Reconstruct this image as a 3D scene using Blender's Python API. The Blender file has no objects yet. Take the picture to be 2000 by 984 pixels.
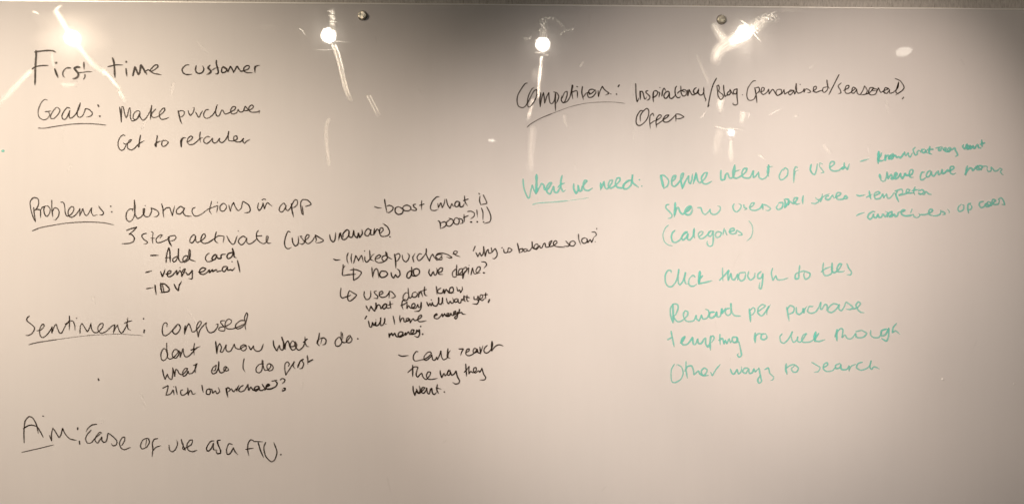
import bpy, bmesh, math, random
from mathutils import Vector, Matrix, noise

random.seed(7)
S = bpy.context.scene
C = S.collection
R = math.radians

# ---------------------------------------------------------------- camera, light of the room, exposure
DIST = 1.9                    # metres from the glass to the lens
HALF = 1.2                    # half the width of the view on the glass
ZC = 1.5                      # height of the lens
ROLL = R(0.49)
M_PX = HALF / 1000.0          # metres on the glass for one photo pixel (photo is 2000 wide)

cam = bpy.data.cameras.new('camera')
cam.sensor_width = 36
cam.lens = 18 * DIST / HALF
cam.clip_end = 100
co = bpy.data.objects.new('camera', cam)
C.objects.link(co)
ca, sa = math.cos(ROLL), math.sin(ROLL)
co.matrix_world = Matrix(((ca, -sa, 0, 0), (0, 0, -1, -DIST), (sa, ca, 0, ZC), (0, 0, 0, 1)))
S.camera = co

W = bpy.data.worlds.new('World'); S.world = W; W.use_nodes = True
bg = W.node_tree.nodes['Background']
bg.inputs[0].default_value = (1.0, .86, .70, 1)
bg.inputs[1].default_value = 0.004

S.view_settings.view_transform = 'Standard'
S.view_settings.look = 'None'
S.view_settings.exposure = 0
S.view_settings.gamma = 1
S.render.engine = 'CYCLES'
try:
    S.cycles.sample_clamp_indirect = 3
    S.cycles.transparent_max_bounces = 24
except Exception:
    pass

LAMP_COL = (1.0, .815, .635)
GAIN = 1.07
# (place of its mirror image in the glass, radius, tilt target, cone half angle, blend, strength of the beam, brightness of the face)
LAMPS = [
    ((142, 75), .041, (1.065, 0.096), 0.170, 0.719, 3.374, 80, (1.233, .775)),
    ((642, 70), .041, (0.564, -0.172), 0.279, 0.973, 3.623, 80, (1.207, .825)),
    ((1060, 87), .041, (-0.363, -1.147), 0.471, 0.554, 1.351, 80, (1.234, .826)),
    ((1452, 65), .041, (0.487, -0.048), 0.208, 0.967, 1.183, 80, (1.190, .801)),
]
# added unseen lamps that shape the light: (x, distance from the board) instead of a mirror image
ADDED_LAMPS = [
    ((0.860, -1.290), .041, (0.854, 0.185), 0.312, 0.999, 0.656, 20, (1.256, .803)),
    ((-2.022, -1.232), .041, (-0.836, -0.300), 0.496, 0.986, 3.520, 20, (1.241, .750)),
    ((-2.329, -1.558), .041, (-0.474, 0.231), 0.227, 0.835, 0.925, 20, (1.261, .728)),
]


def at(px, py, y=0.0):
    """world point on the plane of the glass (offset y towards the wall) for a photo pixel"""
    dx, dy = (px - 1000) * M_PX, (py - 492) * M_PX
    return Vector((dx * ca + dy * sa, y, ZC + dx * sa - dy * ca))


# ---------------------------------------------------------------- helpers
def link(name, bm, mat, parent=None, smooth=False):
    me = bpy.data.meshes.new(name)
    bm.to_mesh(me); bm.free()
    for m in (mat if isinstance(mat, (list, tuple)) else [mat]):
        me.materials.append(m)
    if smooth:
        for p in me.polygons: p.use_smooth = True
    o = bpy.data.objects.new(name, me)
    C.objects.link(o)
    if parent: o.parent = parent
    return o


def thing(name, label, cat, loc=(0, 0, 0), group=None):
    o = bpy.data.objects.new(name, None)
    o.empty_display_size = .05
    C.objects.link(o); o.location = loc
    o['label'] = label; o['category'] = cat
    if group: o['group'] = group
    return o


def box(bm, a, b):
    vs = [bm.verts.new((x, y, z)) for x in (a[0], b[0]) for y in (a[1], b[1]) for z in (a[2], b[2])]
    for f in ((0, 1, 3, 2), (4, 6, 7, 5), (0, 4, 5, 1), (2, 3, 7, 6), (0, 2, 6, 4), (1, 5, 7, 3)):
        bm.faces.new([vs[i] for i in f])
    bmesh.ops.recalc_face_normals(bm, faces=bm.faces)


def lathe(bm, prof, seg=48, mat=0):
    """profile of (radius, y) pairs turned about the Y axis"""
    rings = []
    for r, y in prof:
        if r < 1e-6: rings.append([bm.verts.new((0, y, 0))])
        else: rings.append([bm.verts.new((r * math.cos(2 * math.pi * k / seg), y, r * math.sin(2 * math.pi * k / seg))) for k in range(seg)])
    for a, b in zip(rings, rings[1:]):
        for k in range(seg):
            k2 = (k + 1) % seg
            if len(a) == 1: f = [a[0], b[k], b[k2]]
            elif len(b) == 1: f = [a[k], b[0], a[k2]]
            else: f = [a[k], b[k], b[k2], a[k2]]
            bm.faces.new(f).material_index = mat
    bmesh.ops.recalc_face_normals(bm, faces=bm.faces)


def mat(name):
    m = bpy.data.materials.new(name); m.use_nodes = True
    nt = m.node_tree
    return m, nt, nt.nodes['Principled BSDF'], nt.nodes['Material Output']


def N(nt, t, **kw):
    n = nt.nodes.new(t)
    for k, v in kw.items(): setattr(n, k, v)
    return n


def math_(nt, op, a, b=None, clamp=False):
    n = N(nt, 'ShaderNodeMath', operation=op); n.use_clamp = clamp
    for i, v in enumerate((a, b)):
        if v is None: continue
        if isinstance(v, (int, float)): n.inputs[i].default_value = v
        else: nt.links.new(v, n.inputs[i])
    return n.outputs[0]


# ---------------------------------------------------------------- materials
def m_glass():
    m, nt, b, out = mat('glass_over_white_paint')
    tc = N(nt, 'ShaderNodeTexCoord')
    n1 = N(nt, 'ShaderNodeTexNoise'); n1.inputs['Scale'].default_value = 1.7; n1.inputs['Detail'].default_value = 5
    nt.links.new(tc.outputs['Object'], n1.inputs['Vector'])
    cr = N(nt, 'ShaderNodeValToRGB')
    cr.color_ramp.elements[0].position = .3; cr.color_ramp.elements[0].color = (.762, .755, .762, 1)
    cr.color_ramp.elements[1].position = .7; cr.color_ramp.elements[1].color = (.806, .785, .788, 1)
    nt.links.new(n1.outputs['Fac'], cr.inputs[0])
    # faint vertical wipe marks in the film of old ink
    mp = N(nt, 'ShaderNodeMapping'); mp.inputs['Scale'].default_value = (34, 1, 3.0)
    n2 = N(nt, 'ShaderNodeTexNoise'); n2.inputs['Scale'].default_value = 1; n2.inputs['Detail'].default_value = 6; n2.inputs['Roughness'].default_value = .6
    nt.links.new(tc.outputs['Object'], mp.inputs[0]); nt.links.new(mp.outputs[0], n2.inputs['Vector'])
    mr = N(nt, 'ShaderNodeMapRange'); mr.inputs['From Min'].default_value = .3; mr.inputs['From Max'].default_value = .7
    mr.inputs['To Min'].default_value = .984; mr.inputs['To Max'].default_value = 1.012
    nt.links.new(n2.outputs['Fac'], mr.inputs[0])
    mx = N(nt, 'ShaderNodeMix', data_type='RGBA', blend_type='MULTIPLY'); mx.inputs[0].default_value = 1
    nt.links.new(cr.outputs[0], mx.inputs[6]); nt.links.new(mr.outputs[0], mx.inputs[7])
    nt.links.new(mx.outputs[2], b.inputs['Base Color'])
    b.inputs['Roughness'].default_value = .022
    b.inputs['IOR'].default_value = 1.5
    # weak rough gloss added for the lens glow round each lamp
    g = N(nt, 'ShaderNodeBsdfAnisotropic'); g.inputs['Roughness'].default_value = .13
    mr2 = N(nt, 'ShaderNodeMapRange'); mr2.inputs['From Min'].default_value = .35; mr2.inputs['From Max'].default_value = .75
    mr2.inputs['To Min'].default_value = .008; mr2.inputs['To Max'].default_value = .020
    nt.links.new(n2.outputs['Fac'], mr2.inputs[0])
    ms = N(nt, 'ShaderNodeMixShader')
    nt.links.new(mr2.outputs[0], ms.inputs[0]); nt.links.new(b.outputs[0], ms.inputs[1]); nt.links.new(g.outputs[0], ms.inputs[2])
    nt.links.new(ms.outputs[0], out.inputs[0])
    return m


def m_edge():
    m, nt, b, out = mat('brightened_glass_edge')
    b.inputs['Base Color'].default_value = (.90, .90, .85, 1)  # lighter colour and extra gloss painted in for light piped through the edge
    b.inputs['Roughness'].default_value = .4
    g = N(nt, 'ShaderNodeBsdfAnisotropic'); g.inputs['Roughness'].default_value = .45
    ms = N(nt, 'ShaderNodeAddShader'); g.inputs['Color'].default_value = (.8, .8, .76, 1)
    nt.links.new(b.outputs[0], ms.inputs[0]); nt.links.new(g.outputs[0], ms.inputs[1]); nt.links.new(ms.outputs[0], out.inputs[0])
    return m


def m_plain(name, col, rough=.5, metal=0.0, bump=None):
    m, nt, b, out = mat(name)
    tc = N(nt, 'ShaderNodeTexCoord')
    n = N(nt, 'ShaderNodeTexNoise'); n.inputs['Scale'].default_value = 60; n.inputs['Detail'].default_value = 4
    nt.links.new(tc.outputs['Object'], n.inputs['Vector'])
    cr = N(nt, 'ShaderNodeValToRGB')
    cr.color_ramp.elements[0].color = tuple(c * .88 for c in col) + (1,)
    cr.color_ramp.elements[1].color = tuple(min(1, c * 1.1) for c in col) + (1,)
    nt.links.new(n.outputs['Fac'], cr.inputs[0]); nt.links.new(cr.outputs[0], b.inputs['Base Color'])
    b.inputs['Roughness'].default_value = rough; b.inputs['Metallic'].default_value = metal
    return m


def m_wall():
    m, nt, b, out = mat('textured_wall_covering')
    tc = N(nt, 'ShaderNodeTexCoord')
    mp = N(nt, 'ShaderNodeMapping'); mp.inputs['Scale'].default_value = (260, 1, 70)
    nt.links.new(tc.outputs['Object'], mp.inputs[0])
    n = N(nt, 'ShaderNodeTexNoise'); n.inputs['Scale'].default_value = 1; n.inputs['Detail'].default_value = 5; n.inputs['Roughness'].default_value = .7
    nt.links.new(mp.outputs[0], n.inputs['Vector'])
    cr = N(nt, 'ShaderNodeValToRGB')
    e = cr.color_ramp.elements
    e[0].position = .28; e[0].color = (.22, .19, .16, 1)
    e[1].position = .62; e[1].color = (.76, .73, .70, 1)
    k = cr.color_ramp.elements.new(.40); k.color = (.60, .575, .55, 1)
    nt.links.new(n.outputs['Fac'], cr.inputs[0]); nt.links.new(cr.outputs[0], b.inputs['Base Color'])
    bp = N(nt, 'ShaderNodeBump'); bp.inputs['Strength'].default_value = .6; bp.inputs['Distance'].default_value = .002
    nt.links.new(n.outputs['Fac'], bp.inputs['Height']); nt.links.new(bp.outputs[0], b.inputs['Normal'])
    b.inputs['Roughness'].default_value = .85
    return m


def m_metal(name, rot=0.0):
    m, nt, b, out = mat(name)
    b.inputs['Base Color'].default_value = (.86, .80, .66, 1)
    b.inputs['Metallic'].default_value = 1
    b.inputs['Roughness'].default_value = .34
    b.inputs['Anisotropic'].default_value = .9
    t = N(nt, 'ShaderNodeTangent', direction_type='RADIAL', axis='Y')
    nt.links.new(t.outputs[0], b.inputs['Tangent'])
    tc = N(nt, 'ShaderNodeTexCoord')
    n = N(nt, 'ShaderNodeTexNoise'); n.inputs['Scale'].default_value = 900
    nt.links.new(tc.outputs['Object'], n.inputs['Vector'])
    mr = N(nt, 'ShaderNodeMapRange'); mr.inputs['To Min'].default_value = .26; mr.inputs['To Max'].default_value = .34
    nt.links.new(n.outputs['Fac'], mr.inputs[0]); nt.links.new(mr.outputs[0], b.inputs['Roughness'])
    return m


def m_ink(name, dark, thin, gloss):
    """dry marker ink: a thin film, its density stored per stroke in the attribute 'ink'"""
    m, nt, b, out = mat(name)
    at_ = N(nt, 'ShaderNodeAttribute', attribute_name='ink')
    tc = N(nt, 'ShaderNodeTexCoord')
    n = N(nt, 'ShaderNodeTexNoise'); n.inputs['Scale'].default_value = 55; n.inputs['Detail'].default_value = 3
    nt.links.new(tc.outputs['Object'], n.inputs['Vector'])
    mr = N(nt, 'ShaderNodeMapRange'); mr.inputs['From Min'].default_value = .3; mr.inputs['From Max'].default_value = .7
    mr.inputs['To Min'].default_value = .72; mr.inputs['To Max'].default_value = 1.12
    nt.links.new(n.outputs['Fac'], mr.inputs[0])
    f = math_(nt, 'MULTIPLY', at_.outputs['Fac'], mr.outputs[0], True)
    mx = N(nt, 'ShaderNodeMix', data_type='RGBA')
    mx.inputs[6].default_value = thin + (1,); mx.inputs[7].default_value = dark + (1,)
    nt.links.new(f, mx.inputs[0]); nt.links.new(mx.outputs[2], b.inputs['Base Color'])
    b.inputs['Roughness'].default_value = gloss
    b.inputs['Specular IOR Level'].default_value = .25
    tr = N(nt, 'ShaderNodeBsdfTransparent')
    ms = N(nt, 'ShaderNodeMixShader')
    nt.links.new(f, ms.inputs[0]); nt.links.new(tr.outputs[0], ms.inputs[1]); nt.links.new(b.outputs[0], ms.inputs[2])
    nt.links.new(ms.outputs[0], out.inputs[0])
    return m


def m_smear(name, rough, speckle=False):
    """dried wiping residue and added lamp halos: a patchy film that scatters lamp light about the mirror direction"""
    m, nt, b, out = mat(name)
    nt.nodes.remove(b)
    at_ = N(nt, 'ShaderNodeAttribute', attribute_name='film')
    uv = N(nt, 'ShaderNodeUVMap', uv_map='UVMap')
    mp = N(nt, 'ShaderNodeMapping')
    mp.inputs['Scale'].default_value = (260, 260, 1) if speckle else (16, 420, 1)
    nt.links.new(uv.outputs[0], mp.inputs[0])
    n = N(nt, 'ShaderNodeTexNoise'); n.inputs['Scale'].default_value = 1; n.inputs['Detail'].default_value = 5; n.inputs['Roughness'].default_value = .65
    nt.links.new(mp.outputs[0], n.inputs['Vector'])
    mr = N(nt, 'ShaderNodeMapRange')
    mr.inputs['From Min'].default_value = .50 if speckle else .30
    mr.inputs['To Min'].default_value = 0 if speckle else .25
    mr.inputs['From Max'].default_value = .66 if speckle else .62
    nt.links.new(n.outputs['Fac'], mr.inputs[0])
    f = math_(nt, 'MULTIPLY', at_.outputs['Fac'], mr.outputs[0], True)
    g = N(nt, 'ShaderNodeBsdfAnisotropic'); g.inputs['Roughness'].default_value = rough
    g.inputs['Color'].default_value = (.95, .93, .9, 1)
    tr = N(nt, 'ShaderNodeBsdfTransparent')
    ms = N(nt, 'ShaderNodeMixShader')
    df = N(nt, 'ShaderNodeBsdfDiffuse'); df.inputs['Color'].default_value = (.80, .79, .76, 1)
    nt.links.new(f, ms.inputs[0]); nt.links.new(tr.outputs[0], ms.inputs[1]); nt.links.new(df.outputs[0], ms.inputs[2])
    gc = N(nt, 'ShaderNodeMix', data_type='RGBA')
    gc.inputs[6].default_value = (0, 0, 0, 1); gc.inputs[7].default_value = (.95, .93, .88, 1)
    nt.links.new(f, gc.inputs[0]); nt.links.new(gc.outputs[2], g.inputs['Color'])
    ad = N(nt, 'ShaderNodeAddShader')
    nt.links.new(ms.outputs[0], ad.inputs[0]); nt.links.new(g.outputs[0], ad.inputs[1])
    nt.links.new(ad.outputs[0], out.inputs[0])
    return m


def m_emit(name, strength):
    m, nt, b, out = mat(name)
    b.inputs['Base Color'].default_value = (.9, .9, .88, 1)
    b.inputs['Emission Color'].default_value = (1, .90, .76, 1)
    b.inputs['Emission Strength'].default_value = strength
    return m


GLASS, EDGE = m_glass(), m_edge()
DARK_MATTE = m_plain('dark_matte', (.05, .042, .035), .7)
STEEL = m_metal('brushed_steel_cap')
STEEL2 = m_plain('steel_barrel', (.6, .58, .54), .3, 1.0)
BLACK = m_ink('black_marker_ink', (.012, .007, .004), (.13, .085, .055), .45)
GREEN = m_ink('green_marker_ink', (.12, .68, .59), (.32, .76, .68), .5)
HOUSING = m_plain('white_lamp_housing', (.75, .74, .72), .4)

# ---------------------------------------------------------------- wall
bm = bmesh.new(); box(bm, (-3.2, 0, -1.5), (3.2, .1, 1.5))
wall = link('wall', bm, m_wall()); wall.location = (0, .026, ZC + .2); wall['kind'] = 'structure'

# ---------------------------------------------------------------- the glass board
board = thing('glass_whiteboard', 'large cream glass whiteboard covered in black and green handwriting, with round steel caps',
              'whiteboard', (0, 0, ZC))
top = at(1000, 8.3).z - ZC
X0, X1, Z0 = -1.36, 1.42, top - 1.30
bm = bmesh.new(); box(bm, (X0, 0, Z0), (X1, .008, top))
front = [e for e in bm.edges if all(abs(v.co.y) < 1e-6 for v in e.verts)]
r = bmesh.ops.bevel(bm, geom=front, offset=.0026, segments=5, affect='EDGES', profile=.5)
bm.normal_update()
for f in bm.faces:
    f.material_index = 0 if (f.normal.y < -.999) else 1
panel = link('glass_panel', bm, [GLASS, EDGE], board)
bm = bmesh.new(); box(bm, (X0 - .002, .0085, Z0 - .002), (X1 + .002, .0105, top + .0015))  # added dark sheet; its rim draws the dark line above the glass
link('dark_line_sheet', bm, DARK_MATTE, board)


def cap(px, py, lamp_px=None, off=(0, 0)):
    p = at(px, py); p.z -= ZC
    bm = bmesh.new()
    lathe(bm, [(0, -.0052), (.0030, -.0052), (.0082, -.0052), (.0093, -.0047), (.0099, -.0034), (.0102, -.0022), (.0102, .0)], 64)
    for f in bm.faces: f.smooth = abs(f.normal.y) < .97
    o = link('fixing_cap', bm, STEEL, board)
    o.location = (p.x, -.0004, p.z)
    if lamp_px:            # the cap sits a hair askew, as screwed-on caps do: given by which lamp it catches
        q = at(*lamp_px); x, z = q.x, q.z - ZC; t = 1.2 / z
        lp = Vector((x * t, -(t - 1) * DIST, 1.2)); pos = Vector((p.x, 0, p.z))
        h = ((lp - pos).normalized() + (Vector((0, -DIST, 0)) - pos).normalized()).normalized()
        h = (h + Vector((off[0], 0, off[1]))).normalized()
        o.rotation_mode = 'QUATERNION'; o.rotation_quaternion = Vector((0, -1, 0)).rotation_difference(h)
    bm = bmesh.new()
    lathe(bm, [(0, .0), (.0115, .0), (.0115, .0006), (0, .0006)], 48)
    w = link('washer', bm, DARK_MATTE, o); w.location = (0, -.0001, 0)
    bm = bmesh.new(); lathe(bm, [(0, .011), (.008, .011), (.008, .0245), (0, .0245)], 32)
    s = link('standoff_barrel', bm, STEEL2, board); s.location = (p.x, 0, p.z)
    return o


cap(708, 31, (642, 70), (-.018, .024))
cap(1409, 39, (1452, 65), (.045, .055))
for q in ((-85, 24), (2125, 45), (-85, 1045), (708, 1052), (1409, 1058), (2125, 1064)):
    cap(q[0], q[1])


# ---------------------------------------------------------------- ribbons on the glass
def corner(a, b, c):
    """0 at a sharp turn of the pen, 1 where the line runs on smoothly"""
    u, v = b - a, c - b
    if u.length < 1e-6 or v.length < 1e-6: return 1
    t = (u.dot(v) / (u.length * v.length) + .75) / .65
    t = max(0, min(1, t))
    return t * t * (3 - 2 * t)


def spline(pts, step):
    """centripetal-like Catmull-Rom through the points"""
    if len(pts) == 2:
        a, b = pts
        n = max(2, int((b - a).length / step))
        return [a.lerp(b, i / n) for i in range(n + 1)]
    P = [2 * pts[0] - pts[1]] + pts + [2 * pts[-1] - pts[-2]]
    out = [pts[0].copy()]
    for i in range(1, len(P) - 2):
        p0, p1, p2, p3 = P[i - 1:i + 3]
        n = max(1, int(math.ceil((p2 - p1).length / step)))
        ten = .42
        m1, m2 = (p2 - p0) * ten * corner(p0, p1, p2), (p3 - p1) * ten * corner(p1, p2, p3)
        L = (p2 - p1).length
        if m1.length > 1.2 * L: m1 *= 1.2 * L / m1.length
        if m2.length > 1.2 * L: m2 *= 1.2 * L / m2.length
        for k in range(1, n + 1):
            t = k / n; t2, t3 = t * t, t * t * t
            out.append((2 * t3 - 3 * t2 + 1) * p1 + (t3 - 2 * t2 + t) * m1 + (-2 * t3 + 3 * t2) * p2 + (t3 - t2) * m2)
    return out


def stroke(bm, lay, P2, width, dens, z, org, green):
    """one pen stroke: a flat ribbon with round ends; P2 in photo pixels"""
    path = spline(P2, 1.1)
    path = [p for i, p in enumerate(path) if i == 0 or (p - path[i - 1]).length > .15]
    if len(path) < 2: path = [P2[0], P2[0] + Vector((.8, .3))]
    n = len(path); rows = []; soft = .12 if green else .30
    ph = random.uniform(0, 50)
    for i, p in enumerate(path):
        a, b = path[max(0, i - 1)], path[min(n - 1, i + 1)]
        d = (b - a)
        if d.length < 1e-6: d = Vector((1, 0))
        d.normalize(); nrm = Vector((-d.y, d.x))
        w = .5 * width * (1 + .16 * noise.noise(Vector((i * .12, ph, 0))))
        if n > 10:
            w *= min(1, .72 + i * .09, .62 + (n - 1 - i) * .06)
        dd = dens * (1 + .28 * noise.noise(Vector((i * .05, ph, 9))))
        if n > 10: dd *= min(1, .55 + (n - 1 - i) * .1)
        y = -z - i * 6e-7
        row = []
        for s, e in ((-1.18, soft), (-.55, 1), (.55, 1), (1.18, soft)):
            v = bm.verts.new(at(*(p + nrm * s * w), y) - org); v[lay] = dd * e; row.append(v)
        rows.append((row, p, d, w, dd, y))
    for (r0, *_), (r1, *_) in zip(rows, rows[1:]):
        for c in range(3):
            bm.faces.new((r0[c], r0[c + 1], r1[c + 1], r1[c]))
    for (row, p, d, w, dd, y), sg in ((rows[0], -1), (rows[-1], 1)):
        arc = []
        nrm = Vector((-d.y, d.x))
        for k in (1, 2, 3):
            t = math.pi * k / 4
            q = p + nrm * math.cos(t) * w * -1.1 + d * sg * math.sin(t) * w
            v = bm.verts.new(at(*q, y) - org); v[lay] = dd * .6; arc.append(v)
        try: bm.faces.new([row[0]] + arc + [row[3], row[2], row[1]])
        except ValueError: pass


def write_all(text):
    ox = oy = 0; sc = 8.0; cur = None; words = []
    for line in text.strip().split('\n'):
        line = line.strip()
        if not line: continue
        if line[0] == '@':
            v = [float(x) for x in line[1:].split(',')]
            ox, oy = v[0], v[1]; sc = v[2] if len(v) > 2 else 8.0
        elif line[0] == '#':
            cur = [line[1:].split('=', 1)[1], []]; words.append(cur)
        else:
            body, w = line.split('*'); g = w.endswith('g')
            w = float(w.rstrip('g'))
            pts = [Vector((ox + float(a) / sc, oy + float(b) / sc)) for a, b in (q.split(',') for q in body.split())]
            cur[1].append((pts, w, g))
    for k, (word, strokes) in enumerate(words):
        if not strokes: continue
        green = strokes[0][2]
        c = Vector((0, 0)); cnt = 0
        for pts, _, _ in strokes:
            for p in pts: c += p; cnt += 1
        c /= cnt; org = at(c.x, c.y)
        bm = bmesh.new(); lay = bm.verts.layers.float.new('ink')
        for i, (pts, w, g) in enumerate(strokes):
            if green: dens = min(.92, max(.22, .24 + .165 * w)); w = w * 1.28 + .2
            else: dens = min(1, max(.3, .42 + .20 * w)); w = w * .95 + .08
            stroke(bm, lay, pts, w, dens, .0004 + i * 4e-6, org, green)
        ncol = 'green' if green else 'black'
        if word in ('underline', 'dash', 'arrow', 'slash', 'dot'):
            nm, lb = {'underline': ('underline', None), 'dash': ('dash', None), 'arrow': ('arrow', None),
                      'slash': ('slash', None), 'dot': ('ink_dot', None)}[word]
        else:
            nm = 'written_word'
            clean = word.strip("'(),.:?!")
            lb = None if clean in ('', 'Zilch') else '%s in %s marker' % (clean, ncol)
        for f in bm.faces:
            if f.normal.y > 0: f.normal_flip()
        o = link(nm, bm, GREEN if green else BLACK, board)
        o.location = org - Vector((0, 0, ZC))
        if lb: o['label'] = lb

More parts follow.
